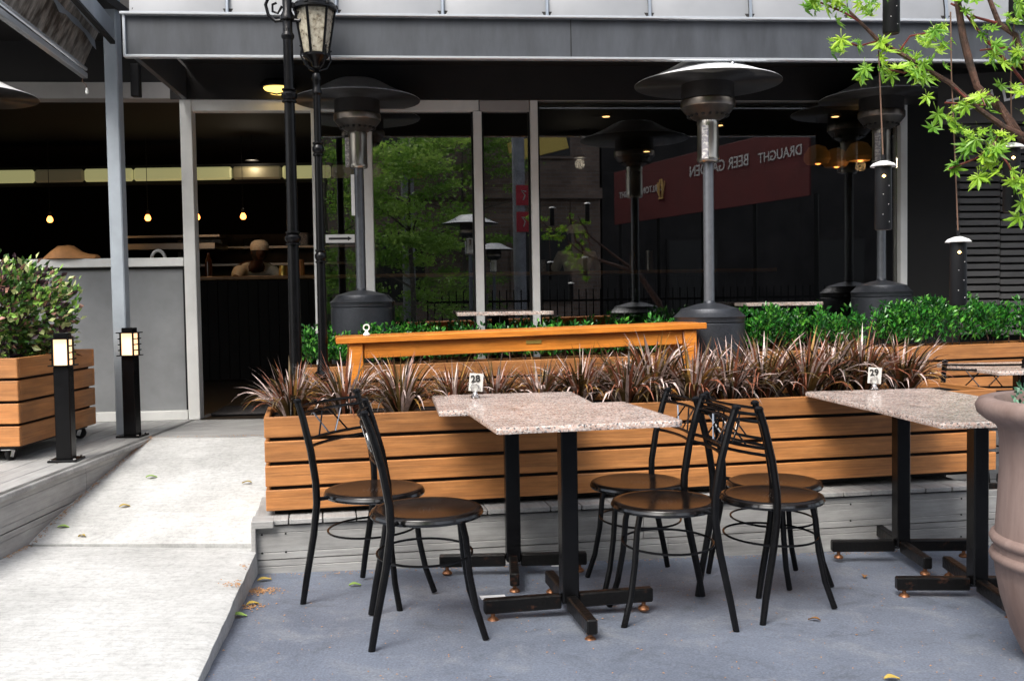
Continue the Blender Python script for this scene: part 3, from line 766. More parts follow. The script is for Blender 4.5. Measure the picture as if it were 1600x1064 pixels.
# left canopy
CN = thing('side_canopy', 'weathered grey canopy over the left deck with a stained translucent sheet and pale gutter', 'canopy')
def bar(name, a, b, w, h, m, parent, bev=.003):
    a, b = Vector(a), Vector(b); d = b-a; L_ = d.length
    q = d.to_track_quat('X', 'Z').to_matrix()
    mb = MB(); mb.box((a+b)/2, (L_, w, h), bev, rot=q); return mb.build(name, M[m], parent, 30)
bar('gutter_pipe', (-2.10, 3.4, 2.455), (-2.413, 5.72, 2.475), .034, .032, 'lip', CN)
bar('gutter_pipe', (-2.085, 3.4, 2.500), (-2.405, 5.72, 2.512), .018, .018, 'lip', CN)
mb = MB()
a0, a1, b0, b1 = Vector((-2.09, 3.4, 2.52)), Vector((-2.42, 5.72, 2.53)), Vector((-1.90, 3.4, 2.80)), Vector((-2.30, 5.72, 2.78))
nx = 24
for i in range(nx+1):
    t = i/nx
    for j in range(5):
        u = j/4; p = (a0.lerp(a1, t)).lerp(b0.lerp(b1, t), u); mb.v.append((p.x, p.y, p.z+.006*math.sin(t*30)))
for i in range(nx):
    for j in range(4): mb.f.append((i*5+j, (i+1)*5+j, (i+1)*5+j+1, i*5+j+1))
mb.build('stained_sheet', M['canopyglass'], CN)
bar('ridge_beam', (-1.94, 3.4, 2.80), (-2.33, 5.72, 2.76), .05, .09, 'roofsteel', CN)
bar('edge_fascia', (-1.86, 3.4, 2.74), (-2.235, 5.7, 2.72), .014, .11, 'postpaint', CN)
bar('edge_angle', (-1.865, 3.4, 2.672), (-2.24, 5.7, 2.655), .03, .02, 'voiddark', CN)
mb = MB(); mb.box((-4.25, 6.05, 2.90), (4.0, 1.5, .05)); mb.build('shade_roof', M['soffit'], CN)  # opaque canopy roof slab, added to darken the left deck
mb = MB()
rc = random.Random(5); nx = 20
for i in range(nx+1):
    t = i/nx
    p = b0.lerp(b1, t)
    mb.v += [(p.x-.06, p.y, p.z-.01+rc.uniform(-.01, .01)), (p.x-.05+rc.uniform(-.01, .01), p.y, p.z-.13+rc.uniform(-.03, .02))]
for i in range(nx): mb.f.append((2*i, 2*i+2, 2*i+3, 2*i+1))
mb.build('torn_flap', M['roofsteel'], CN)
mb = MB(); mb.tube([(-2.413, 5.7, 2.47), (-2.42, 5.7, 2.44), (-2.40, 5.7, 2.42), (-2.395, 5.7, 2.40)], .0018, 5)
w_ = mb.build('hook_wire', M['string'], CN)
hd = MB(); hd.lathe([(0, -.02), (.008, -.014), (.009, 0), (.005, .014), (0, .02)], 12, (-2.395, 5.7, 2.385))
tag(hd.build('hanging_drop', M['white']), 'tiny white drop ornament hanging on a wire below the left gutter', 'ornament')

# ------------------------------------------------------------------ outdoor wall light above the door
WL = thing('bulkhead_light', 'glowing yellow oval bulkhead light with black guard above the doorway', 'light', (-1.49, 6.50, 2.57))
mb = MB(); mb.lathe([(.0, -.058), (.05, -.052), (.085, -.035), (.098, -.012), (.10, 0)], 28, (0, 0, 0)); mb.build('lens', M['ovalglow'], WL)
mb = MB(); mb.lathe([(.096, .012), (.112, .012), (.116, -.004), (.112, -.018), (.099, -.018)], 28, (0, 0, 0)); mb.lathe([(.0, .03), (.09, .03), (.10, .012), (.0, .012)], 28); mb.build('guard_rim', M['blackpaint'], WL)
mb = MB(); mb.tube([(-.105, -.005, -.01), (-.07, -.03, -.046), (0, -.045, -.064), (.07, -.03, -.046), (.105, -.005, -.01)], .005, 6); mb.build('guard_bar', M['blackpaint'], WL)

# arrow sign in the window
SG = thing('arrow_sign', 'small white sign with a black arrow pointing right on the first window', 'sign', (-1.128, 6.60, 1.582), FR)
mb = MB(); mb.box((0, 0, 0), (.19, .006, .055), .001); mb.build('board', M['white'], SG)
mb = MB(); mb.v = [(-.075, -.005, -.007), (.05, -.005, -.007), (.05, -.005, -.014), (.078, -.005, 0), (.05, -.005, .014), (.05, -.005, .007), (-.075, -.005, .007)]; mb.v += [(v[0], -.003, v[2]) for v in mb.v]
mb.f = [tuple(range(7)), tuple(reversed(range(7, 14)))]+[(i, (i+1) % 7, 7+(i+1) % 7, 7+i) for i in range(7)]; mb.build('arrow', M['ink'], SG)

# ------------------------------------------------------------------ interior
CT = thing('service_counter', 'long dark service counter of upright boards with a warm wooden top inside the restaurant', 'counter', (-.6, 9.9, .395), FR*.4)
mb = MB(); mb.box((0, .3, 1.02), (6.6, .5, .035), .004); mb.build('countertop', M['countertop'], CT)
me = plank_mesh(.99, .098, .022, 'counterblack')
for i in range(64):
    put('front_board', me, CT, (-3.2+i*.1+.03, .08+(.004 if i % 2 else 0), .50), (0, PI/2, 0))
# lit panels band
for i in range(8):
    key = 'litpanel' if i in (0, 2, 3, 4, 6) else 'dimpanel'
    lbl = ['leftmost in view', 'second from the left, dim', 'third from the left, behind the post', 'fourth, just right of the post', 'fifth, cut by the door jamb', 'sixth, dim, above the chef', 'seventh, left of the lamp posts', 'last, behind the lamp posts'][i]
    mb = MB(); mb.box((0, 0, 0), (.495, .05, .13), .018)
    o = mb.build('light_panel', M[key]); o.location = (-5.1+i*.505, 10.2, 2.49-.0*i)
    tag(o, 'pale yellow lit panel under the ceiling, ' + lbl, 'light panel', 'lit panels in a row inside')
mb = MB(); mb.box((-3.3, 10.26, 2.49), (4.4, .05, .2)); o = mb.build('panel_bulkhead', M['int_wall'], B); o.matrix_parent_inverse = B.matrix_basis.inverted()
# pendants with a bulb each
for i, x in enumerate((-4.617, -3.634, -3.14, -2.677)):
    t = thing('pendant_lamp', 'small glowing pendant bulb inside the restaurant, ' + ['far left one', 'just right of the grey post', 'beside the door jamb', 'above the leaning chef'][i], 'lamp', (x, 10.0, 2.035), 0, 'pendant bulbs over the counter')
    mb = MB(); mb.lathe([(0, -.035), (.02, -.03), (.03, -.012), (.027, .008), (.014, .03), (0, .034)], 16); mb.build('bulb', M['bulb'], t)
    mb = MB(); mb.lathe([(.012, .028), (.018, .034), (.018, .07), (.008, .08), (0, .08)], 12); mb.tube([(0, 0, .08), (0, 0, .8)], .003, 5); mb.build('flex', M['plastic'], t)
    ld = bpy.data.lights.new('pendant_glow', 'POINT'); ld.energy = .5; ld.color = (1, .6, .28); ld.shadow_soft_size = .04
    lo_ = bpy.data.objects.new('pendant_glow', ld); COL.objects.link(lo_); lo_.parent = t; lo_.location = (0, -.05, -.06)
for i, (x, y) in enumerate(((.914, 8.124), (.909, 9.32), (2.262, 8.23), (1.973, 9.416), (2.086, 9.9), (1.598, 11.6), (3.6, 9.751), (3.109, 9.518))):
    t = thing('downlight', 'small round warm ceiling downlight behind the big window, ' + ['upper left one near the mullion', 'lower left one', 'above right of the middle heater dome', 'just right of the middle heater burner', 'second right of the middle heater burner', 'lowest one at left', 'right of the rear heater burner', 'left of the rear heater burner'][i], 'light', (x, y, 2.855), 0, 'ceiling downlights')
    mb = MB(); mb.lathe([(0, -.016), (.035, -.014), (.042, 0)], 16); mb.build('lens', M['downbulb'], t)
    mb = MB(); mb.lathe([(.042, 0), (.056, 0), (.056, -.01), (.044, -.012)], 16); mb.build('trim', M['plastic'], t)
for i, (x, y, z) in enumerate(((2.96, 9.6, 2.46), (3.17, 9.7, 2.44), (3.33, 9.5, 2.47))):
    t = thing('woven_pendant', 'round golden woven pendant shade with a warm bulb, ' + ['left of the three', 'middle of the three', 'right of the three'][i], 'lamp', (x, y, z), 0, 'woven pendants in the dining room')
    mb = MB(); mb.lathe([(.10, -.05), (.125, -.01), (.12, .05), (.08, .11), (.03, .13)], 18)
    sh = mb.build('shade', M['shadegold'], t)
    mb = MB(); mb.lathe([(0, -.045), (.025, -.035), (.03, -.01), (.015, .03), (0, .035)], 12, (0, -.03, -.02)); mb.build('bulb', M['bulb'], t)
    mb = MB(); mb.tube([(0, 0, .16), (0, 0, .39)], .004, 5); mb.build('flex', M['plastic'], t)
ld = bpy.data.lights.new('woven_glow', 'POINT'); ld.energy = .6; ld.color = (1, .6, .25); ld.shadow_soft_size = .05
lo_ = bpy.data.objects.new('woven_glow', ld); COL.objects.link(lo_); lo_.location = (0, -.05, -.1); lo_.parent = t
# kitchen behind the counter
KS = thing('kitchen_shelf', 'steel kitchen shelf unit with dark boxes behind the leaning chef', 'shelf', (-2.75, 11.9, .395))
for z in (1.22, 1.42): 
    mb = MB(); mb.box((0, 0, z), (2.4, .4, .03), .003); mb.build('shelf_board', M['kitchen_steel'], KS)
mb = MB(); mb.box((0, .22, 1.0), (2.4, .02, 1.2)); mb.build('splashback', M['int_back'], KS)
for x in (-1.15, 1.15): 
    mb = MB(); mb.box((x, 0, .8), (.04, .36, 1.5), .003); mb.build('upright', M['kitchen_steel'], KS)
for i, (x, w, h, key) in enumerate(((-.8, .3, .12, 'kitchen_steel'), (-.3, .2, .09, 'plastic'), (.28, .16, .15, 'label'), (.62, .34, .12, 'plastic'), (1.0, .12, .17, 'label'))):
    mb = MB(); mb.box((0, 0, h/2), (w, .25, h), .01); o = mb.build('container', M[key])
    o.location = (-2.75+x, 11.85, .395+1.435)
    tag(o, ['low steel tray on the kitchen shelf at its left end', 'small black tub on the kitchen shelf', 'pale box on the kitchen shelf right of the chef', 'wide black tub on the kitchen shelf', 'tall pale box at the right end of the kitchen shelf'][i], 'container')
HD = thing('extractor_hood', 'steel extractor hood edge glowing dimly left of the door jamb', 'hood', (-3.75, 11.2, 1.80))
mb = MB(); mb.box((0, 0, 0), (1.0, .5, .07), .004); mb.build('front_panel', M['kitchen_steel'], HD)
mb = MB(); mb.box((0, .02, .11), (1.1, .5, .03), .004); mb.build('top_panel', M['kitchen_steel'], HD)
for i, (x, h, rr_, key, lb) in enumerate(((-3.05, .24, .035, 'glassbrown', 'brown bottle standing on the counter left of the leaning chef'), (-2.30, .10, .05, 'brass', 'small yellow tub on the counter right of the leaning chef'), (-2.12, .16, .03, 'cloth', 'small orange bottle on the counter near the lamp posts'), (.30, .12, .06, 'label', 'pale bowl on the counter left of the second chef'), (1.25, .25, .035, 'glassbrown', 'dark bottle on the counter right of the second chef'), (1.42, .20, .04, 'kitchen_steel', 'steel jug on the counter right of the dark bottle'))):
    mb = MB(); mb.lathe([(0, 0), (rr_, .002), (rr_, h*.6), (rr_*.9, h*.7), (rr_*(.4 if h > .2 else .92), h*.82), (rr_*(.38 if h > .2 else .9), h), (0, h)], 14)
    o = mb.build('bottle' if h > .13 else 'bowl', M[key]); o.location = (x, 10.15+.036*x, .395+1.04)
    tag(o, lb, 'bottle' if h > .13 else 'bowl')
# crumpled paper on the transom and a white ring
mb = MB(); rr = random.Random(4)
prof = [(-.17, .0, .03), (-.13, .05, .06), (-.08, .085, .09), (-.02, .09, .09), (.02, .082, .08), (.07, .05, .07), (.11, .03, .05), (.16, .028, .06), (.175, .02, .06)]
for x, h, w in prof:
    for k in range(7):
        a = PI*k/6; mb.v.append((x+rr.uniform(-.006, .006), -w*math.cos(a), max(.002, h*math.sin(a))+rr.uniform(-.004, .004) if 0 < k < 6 else 0))
for i in range(len(prof)-1):
    for k in range(6): mb.f.append((i*7+k, (i+1)*7+k, (i+1)*7+k+1, i*7+k+1))
mb.f.append(tuple(range(7))); mb.f.append(tuple(reversed(range((len(prof)-1)*7, len(prof)*7))))
o = mb.build('paper_bag', M['cloth'], None, 60); o.location = (-2.885, 6.535, 1.474); o.rotation_euler = (0, 0, FR)
tag(o, 'crumpled brown paper bag lying on the window rail above the bush', 'bag')
mb = MB(); mb.tube([(.05*math.cos(a*PI/12), 0, .065*math.sin(a*PI/12)) for a in range(24)], .013, 8, closed=True)
o = mb.build('ring_ornament', M['white']); o.location = (-2.62, 7.4, 1.50); tag(o, 'pale ring shaped ornament behind the grey post inside', 'ornament')

# chefs -----------------------------------------------------------
def skin_mesh(name, joints, edges, m, parent=None, sub=1):
    me = bpy.data.meshes.new(name); me.from_pydata([j[0] for j in joints], edges, []); me.materials.append(m)
    o = put(name, me, parent)
    md = o.modifiers.new('Skin', 'SKIN'); md.use_smooth_shade = True
    sv = me.skin_vertices[0].data if me.skin_vertices else None
    if sv is None:
        bm = bmesh.new(); bm.from_mesh(me); bm.verts.layers.skin.verify(); bm.to_mesh(me); bm.free(); sv = me.skin_vertices[0].data
    for i, j in enumerate(joints):
        r = j[1]; sv[i].radius = (r, r) if not isinstance(r, tuple) else r
        sv[i].use_root = (i == 0)
    s2 = o.modifiers.new('Sub', 'SUBSURF'); s2.levels = sub; s2.render_levels = sub
    return o
def chef(loc, rz, lean, label, cap_key):
    t = skin_mesh('person', [((0, 0, .90), .13), ((0, -.03, 1.1), .12), ((0, -.05-lean*.5, 1.28), .125), ((0, -.07-lean, 1.42-lean*.3), .05), ((0, -.10-lean*1.15, 1.50-lean*.35), .075), ((0, -.11-lean*1.2, 1.59-lean*.4), .09), ((0, -.10-lean*1.2, 1.66-lean*.4), .07),
        ((.19, -.05-lean*.7, 1.33-lean*.25), .06), ((.27, -.14-lean*.8, 1.12), .045), ((.17, -.36-lean*.6, 1.06), .035), ((.11, -.44-lean*.6, 1.05), .03),
        ((-.19, -.05-lean*.7, 1.33-lean*.25), .06), ((-.27, -.14-lean*.8, 1.12), .045), ((-.17, -.36-lean*.6, 1.06), .035), ((-.11, -.44-lean*.6, 1.05), .03),
        ((.10, 0, .82), .09), ((.11, -.01, .45), .07), ((.11, .02, .08), .05), ((.11, -.12, .03), .04),
        ((-.10, 0, .82), .09), ((-.11, -.01, .45), .07), ((-.11, .02, .08), .05), ((-.11, -.12, .03), .04),
        ((.0, -.205-lean*1.2, 1.57-lean*.4), .014)],
        [(0, 1), (1, 2), (2, 3), (3, 4), (4, 5), (5, 6), (2, 7), (7, 8), (8, 9), (9, 10), (2, 11), (11, 12), (12, 13), (13, 14), (0, 15), (15, 16), (16, 17), (17, 18), (0, 19), (19, 20), (20, 21), (21, 22), (5, 23)], M['skin'], None, 2)
    t.location = loc; t.rotation_euler = (0, 0, rz)
    tag(t, label, 'person')
    skin_mesh('shirt', [((0, 0, .88), .155), ((0, -.03, 1.1), .145), ((0, -.05-lean*.5, 1.30), .145), ((0, -.06-lean*.8, 1.385-lean*.25), .07),
        ((.19, -.05-lean*.7, 1.33-lean*.25), .078), ((.265, -.13-lean*.8, 1.14), .062), ((-.19, -.05-lean*.7, 1.33-lean*.25), .078), ((-.265, -.13-lean*.8, 1.14), .062)],
        [(0, 1), (1, 2), (2, 3), (2, 4), (4, 5), (2, 6), (6, 7)], M['shirt'], t, 2)
    hz = 1.60-lean*.4; hy = -.095-lean*1.2
    mb = MB(); mb.lathe([(.100, -.01), (.108, .02), (.106, .05), (.09, .085), (.055, .108), (0, .114)], 20, (0, hy, hz), 1.0, 1.1); mb.build('cap', M[cap_key], t)
    mb = MB(); mb.lathe([(.05, -.13), (.085, -.09), (.100, -.03), (.098, .0)], 16, (0, hy+.022, hz), 1.0, .95); mb.build('hair', M['hair'], t)
    for s_ in (-1, 1):
        mb = MB(); mb.lathe([(0, -.006), (.009, 0), (0, .006)], 8, (s_*.034, hy-.083, hz-.035)); mb.build('eye', M['ink'], t)
        mb = MB(); mb.lathe([(0, -.025), (.012, -.01), (.014, .012), (0, .025)], 8, (s_*.092, hy, hz-.04)); mb.build('ear', M['skin'], t)
    mb = MB(); mb.box((0, hy-.088, hz-.085), (.045, .012, .012), .004); mb.build('mouth', M['hair'], t)
    return t
c1 = chef((-2.83, 10.78, .40), R(28), .34, 'chef in a cream shirt and pale cap leaning over the counter inside the doorway', 'cap')
c2 = chef((.73, 10.95, .40), R(185), .0, 'chef in a cream shirt and pale cap standing with his back turned behind the window', 'cap')
c1.scale = (.90,)*3; c2.scale = (.92,)*3
for i, (x, y) in enumerate(((-2.6, 10.3), (.73, 10.5))):  # lamps with cone shades, added over the chefs to light them
    ld = bpy.data.lights.new('added_chef_glow', 'POINT'); ld.energy = .9; ld.color = (1, .86, .66); ld.shadow_soft_size = .05
    t = thing('added_chef_lamp', ['added small cone lamp lighting the leaning chef', 'added small cone lamp lighting the chef with his back turned'][i], 'lamp', (x, y-.2, 2.62))
    mb = MB(); mb.lathe([(.07, -.02), (.03, .06), (.01, .09)], 14); mb.tube([(0, 0, .09), (0, 0, .24)], .003, 5); mb.build('shade', M['plastic'], t)
    mb = MB(); mb.lathe([(0, -.02), (.018, 0), (0, .03)], 10); mb.build('bulb', M['bulb'], t)
    lo_ = bpy.data.objects.new('added_chef_glow', ld); COL.objects.link(lo_); lo_.parent = t; lo_.location = (0, 0, -.08)

# ------------------------------------------------------------------ patio heaters
def make_heater(label):
    t = thing('patio_heater', label, 'heater', (0, 0, 0), 0, 'mushroom patio heaters')
    R_ = .2
    # tank cover with an arched opening at its foot, facing local -Y
    n = 64; mb = MB(); ztop = .74
    def low(a):
        d = (a-1.5*PI+PI) % (2*PI)-PI
        w = d*R_
        return .06+.43*math.sqrt(max(0, 1-(w/.085)**2)) if abs(w) < .085 else .06
    prof = [(R_, ztop), (R_-.006, ztop+.006), (R_, ztop+.012), (R_, ztop+.03), (R_+.006, ztop+.04), (R_-.012, ztop+.055), (R_*.84, ztop+.075), (R_*.82, ztop+.085), (R_*.35, ztop+.112), (.035, ztop+.118), (.03, ztop+.13)]
    for k in range(n):
        a = 2*PI*k/n; mb.v.append((R_*math.cos(a), R_*math.sin(a), low(a)))
    for r, z in prof:
        for k in range(n): a = 2*PI*k/n; mb.v.append((r*math.cos(a), r*math.sin(a), z))
    for i in range(len(prof)):
        for k in range(n): mb.f.append((i*n+k, i*n+(k+1) % n, (i+1)*n+(k+1) % n, (i+1)*n+k))
    tc = mb.build('tank_cover', M['heatergrey'], t)
    mb = MB(); mb.lathe([(0, .07), (.15, .07), (.17, .1), (.17, .45), (.12, .53), (.05, .56), (0, .57)], 24); mb.build('gas_bottle', M['plastic'], t)
    mb = MB(); mb.lathe([(0, 0), (.225, 0), (.23, .02), (.22, .055), (.19, .06), (0, .06)], 40); mb.build('base', M['heatergrey'], t)
    mb = MB(); mb.lathe([(.03, .86), (.03, 1.66)], 20); mb.build('pole', M['polegrey'], t)
    mb = MB(); mb.lathe([(.0, 1.655), (.055, 1.655), (.062, 1.665), (.062, 1.68), (.060, 1.69), (.060, 1.86), (.063, 1.875), (.06, 1.89), (0, 1.89)], 28); bn = mb.build('burner_housing', M['steel'], t)
    mb = MB(); mb.box((-.052, -.045, 1.76), (.036, .03, .19), .004, rot=(0, 0, -.8)); mb.build('control_label', M['label'], t)
    mb = MB(); mb.lathe([(.05, 1.885), (.075, 1.895), (.12, 1.925), (.145, 1.955), (.15, 1.962)], 36); fl = mb.build('burner_cone', M['domeunder'], t)
    mb = MB()
    for k in range(18):
        a = 2*PI*k/18; mb.box((.112*math.cos(a), .112*math.sin(a), 1.914), (.014, .016, .010), .002, rot=(0, -.6, a))
    stuff(mb.build('vent_slot', M['ink'], fl))
    mb = MB(); mb.lathe([(.15, 1.962), (.154, 1.97), (.154, 2.0), (.148, 2.008)], 36); mb.build('burner_ring', M['ringsteel'], t)
    mb = MB(); mb.lathe([(.148, 2.006), (.147, 2.15)], 40); mb.build('emitter_screen', M['meshdark'], t)
    # reflector, two skins
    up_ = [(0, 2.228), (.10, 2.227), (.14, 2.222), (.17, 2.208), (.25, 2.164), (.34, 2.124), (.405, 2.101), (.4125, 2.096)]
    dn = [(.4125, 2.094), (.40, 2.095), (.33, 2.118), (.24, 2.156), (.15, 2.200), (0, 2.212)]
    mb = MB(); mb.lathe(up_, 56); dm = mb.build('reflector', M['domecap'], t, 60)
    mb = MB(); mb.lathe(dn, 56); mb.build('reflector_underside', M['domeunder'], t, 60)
    for k in range(3):
        a = R(20+120*k)
        mb = MB(); mb.lathe([(0, 0), (.008, 0), (.008, .008), (.004, .014), (0, .014)], 10, (.30*math.cos(a), .30*math.sin(a), 2.140)); mb.build('wing_nut', M['chrome'], dm)
    return t
h2 = make_heater('grey patio heater with a wide bright dome standing right of the orange table')
h2.location = (1.172, 5.88, LOW); h2.rotation_euler = (0, 0, R(25)); h2.scale = (1.035,)*3
h1 = dup(h2, (-.965, 6.39, UP), R(-35), 'grey patio heater behind the left end of the hedge, near the lamp posts', scale=.975)
h3 = dup(h2, (2.52, 6.76, UP), R(10), 'grey patio heater behind the hedge at right, half behind the hanging lanterns', scale=.99)
h4 = dup(h2, (-3.05, 5.62, UP), R(10), 'patio heater whose dome rim shows at the upper left edge', scale=.93)
h5 = dup(h2, (3.60, 6.50, UP), R(10), 'patio heater with a white dome at the right edge behind the maple', scale=.95)
mb = MB(); mb.box((-.05, -.012, 0), (.022, .004, .26), .001); o = mb.build('price_tag', M['white']); o.location = (-.945, 6.345, 1.84); tag(o, 'narrow white strip tied to the pole of the left heater', 'tag')

# ------------------------------------------------------------------ lamp posts
def scroll(c, r, turn, s):
    return [(c[0]+s*(r*(1-t*.75))*math.cos(t*turn+PI*.5), c[1], c[2]+(r*(1-t*.75))*math.sin(t*turn+PI*.5)) for t in [i/14 for i in range(15)]]
M['lanternpane'] = mat('rippled_amber_glass', (.62, .58, .46), .12, 0, col2=(.26, .22, .16), scale=34, bump=.5, bscale=40, thr=(.35, .6))
M['lanternpane'].node_tree.nodes['Principled BSDF'].inputs['Alpha'].default_value = .6
def lantern(parent, z, s=1.0):
    """six sided lantern body with its foot at z"""
    def L6(p, n=6): return p
    fr = MB(); fr.lathe([(0, z-.03), (.02*s, z-.03), (.03*s, z-.005), (.075*s, z+.03), (.075*s, z+.045), (0, z+.045)], 12); fr.build('lantern_base', M['blackpaint'], parent)
    for k in range(4):
        a = R(45+90*k); q = MB()
        q.tube([(.02*math.cos(a)*s, .02*math.sin(a)*s, z-.05), (.07*s*math.cos(a), .07*s*math.sin(a), z-.03), (.10*s*math.cos(a), .10*s*math.sin(a), z+.02), (.095*s*math.cos(a), .095*s*math.sin(a), z+.07), (.105*s*math.cos(a), .105*s*math.sin(a), z+.08)], .006, 6); q.build('scroll_bracket', M['blackpaint'], parent)
    r0, r1, za, zb = .07*s, .112*s, z+.045, z+.305
    for k in range(6):
        a = 2*PI*k/6+.3; b = 2*PI*(k+1)/6+.3
        q = MB(); q.tube([(r0*math.cos(a), r0*math.sin(a), za), (r1*math.cos(a), r1*math.sin(a), zb)], .008, 6); q.build('lantern_bar', M['blackpaint'], parent)
        g_ = MB(); g_.v = [(r0*.97*math.cos(a), r0*.97*math.sin(a), za), (r0*.97*math.cos(b), r0*.97*math.sin(b), za), (r1*.97*math.cos(b), r1*.97*math.sin(b), zb), (r1*.97*math.cos(a), r1*.97*math.sin(a), zb)]
        g_.v += [(v[0]*.96, v[1]*.96, v[2]) for v in g_.v]; g_.f = [(0, 1, 2, 3), (7, 6, 5, 4), (0, 4, 5, 1), (1, 5, 6, 2), (2, 6, 7, 3), (3, 7, 4, 0)]
        g_.build('lantern_pane', M['lanternpane'], parent)
    q = MB(); q.lathe([(0, za), (.018, za), (.02, za+.03), (.03, za+.06), (.028, za+.11), (.012, za+.14), (0, za+.142)], 12); q.build('candle_bulb', M['clear'], parent)
    q = MB(); q.lathe([(r1+.002, zb-.005), (r1+.014, zb), (r1+.014, zb+.012), (r1+.006, zb+.02), (r1+.006, zb+.03), (r1-.005, zb+.04), (.07*s, zb+.085), (.055*s, zb+.12), (.03*s, zb+.15), (.035*s, zb+.17), (.012*s, zb+.20), (0, zb+.26)], 18); q.build('lantern_roof', M['blackpaint'], parent)
    for k in range(6):
        a = 2*PI*k/6+.3; q = MB(); c = ((r1+.01)*math.cos(a), (r1+.01)*math.sin(a))
        q.lathe([(0, 0), (.012, .004), (.01, .02), (.0, .03)], 8, (c[0], c[1], zb+.012)); q.build('finial', M['rust'], parent)
def post_rings(mb, zs, r):
    for z in zs:
        mb.lathe([(r, z-.04), (r*1.45, z-.035), (r*1.45, z-.028), (r*1.15, z-.022), (r*1.55, z-.005), (r*1.55, z+.012), (r*1.15, z+.028), (r*1.45, z+.035), (r*1.45, z+.042), (r, z+.046)], 18)
LP1 = thing('lamp_post', 'taller black cast iron lamp post with scroll arms, left of the pair by the doorway', 'lamp post', (-1.118, 5.12, .765), 0, 'black lamp posts')
LP1.scale = (.875,)*3
mb = MB(); mb.lathe([(.07, 0), (.07, .02), (.045, .04), (.036, .10)], 20); mb.build('foot', M['blackpaint'], LP1)
mb = MB(); mb.box((0, 0, -.305), (.12, .12, .606), .006); mb.build('pedestal', M['blackpaint'], LP1)
mb = MB(); mb.lathe([(.036, .10), (.033, .85), (.031, 1.6), (.028, 2.05)], 20); mb.build('shaft', M['blackpaint'], LP1)
for zz in (.83, 1.66): mb = MB(); post_rings(mb, (zz,), .03); mb.build('collar', M['blackpaint'], LP1)
mb = MB(); mb.lathe([(.026, 1.98), (.038, 2.0), (.038, 2.012), (.028, 2.03), (.028, 2.09), (.042, 2.10), (.042, 2.12), (.026, 2.15), (.03, 2.25), (.018, 2.32), (.018, 2.5)], 18); mb.build('capital', M['blackpaint'], LP1)
for s_ in (-1, 1):
    mb = MB()
    mb.tube([(s_*.02, 0, 2.10), (s_*.07, 0, 2.095), (s_*.11, 0, 2.13), (s_*.125, 0, 2.19), (s_*.10, 0, 2.25), (s_*.05, 0, 2.30)], .010, 8)
    mb.tube([(s_*.03, 0, 2.18), (s_*.055, 0, 2.14), (s_*.085, 0, 2.15), (s_*.085, 0, 2.19), (s_*.06, 0, 2.20)], .008, 8)
    mb.build('scroll_arm', M['blackpaint'], LP1)
lantern(LP1, 2.56, 1.0)
LP2 = thing('lamp_post', 'shorter black lamp post with a glass lantern, right of the pair by the doorway', 'lamp post', (-.985, 5.16, .775), 0, 'black lamp posts')
LP2.scale = (.855,)*3
mb = MB(); mb.lathe([(.06, 0), (.06, .02), (.04, .04), (.03, .10)], 20); mb.build('foot', M['blackpaint'], LP2)
mb = MB(); mb.box((0, 0, -.331), (.10, .10, .66), .006); mb.build('pedestal', M['blackpaint'], LP2)
mb = MB(); mb.lathe([(.030, .10), (.026, .8), (.022, 1.5), (.021, 1.83)], 20); mb.build('shaft', M['blackpaint'], LP2)
for zz in (.73, 1.375): mb = MB(); post_rings(mb, (zz,), .023); mb.build('collar', M['blackpaint'], LP2)
mb = MB(); mb.lathe([(.021, 1.70), (.03, 1.71), (.03, 1.72), (.024, 1.74), (.024, 1.78), (.03, 1.80), (.02, 1.83)], 16); mb.build('collar', M['blackpaint'], LP2)
lantern(LP2, 1.90, 1.06)

# ------------------------------------------------------------------ bollard lights
def make_bollard(label):
    t = thing('bollard_light', label, 'bollard light', (0, 0, 0), 0, 'bollard lights along the deck edge')
    H = .635
    mb = MB(); mb.box((0, 0, .006), (.14, .14, .012), .003); mb.build('base_plate', M['blackpaint'], t)
    for sx_, sy_ in ((-1, -1), (1, -1), (-1, 1), (1, 1)):
        mb = MB(); mb.lathe([(0, .012), (.008, .012), (.008, .018), (0, .02)], 6, (sx_*.055, sy_*.055, 0)); mb.build('bolt', M['chrome'], t)
    mb = MB(); mb.box((0, 0, .24), (.075, .075, .46), .004); mb.build('column', M['blackpaint'], t)
    mb = MB(); mb.box((0, 0, .54), (.068, .068, .135), .004); mb.build('diffuser', M['lampglow'], t)
    for z in (.474, .505, .538, .571, .606):
        mb = MB(); mb.box((0, 0, z), (.112, .112, .006), .001) if z in (.474, .606) else [mb.box((s_*.045, 0, z), (.007, .097, .006)) or mb.box((0, s_*.045, z), (.083, .007, .006)) for s_ in (-1, 1)]
        mb.build('louvre', M['blackpaint'], t)
    for sx_ in (-1, 1):
        for sy_ in (-1, 1):
            mb = MB(); mb.box((sx_*.037, sy_*.037, .54), (.009, .009, .127), .001); mb.build('corner_bar', M['blackpaint'], t)
    mb = MB(); mb.box((0, 0, .622), (.066, .066, .026), .003); mb.build('cap', M['blackpaint'], t)
    return t
b1 = make_bollard('black bollard light with glowing louvred head in front of the wheeled planter')
b1.location = (-2.222, 4.90, UP); b1.rotation_euler = (0, 0, R(6))
b2 = dup(b1, (-2.222, 5.76, UP), R(-4), 'black bollard light with glowing louvred head beside the grey steel post')

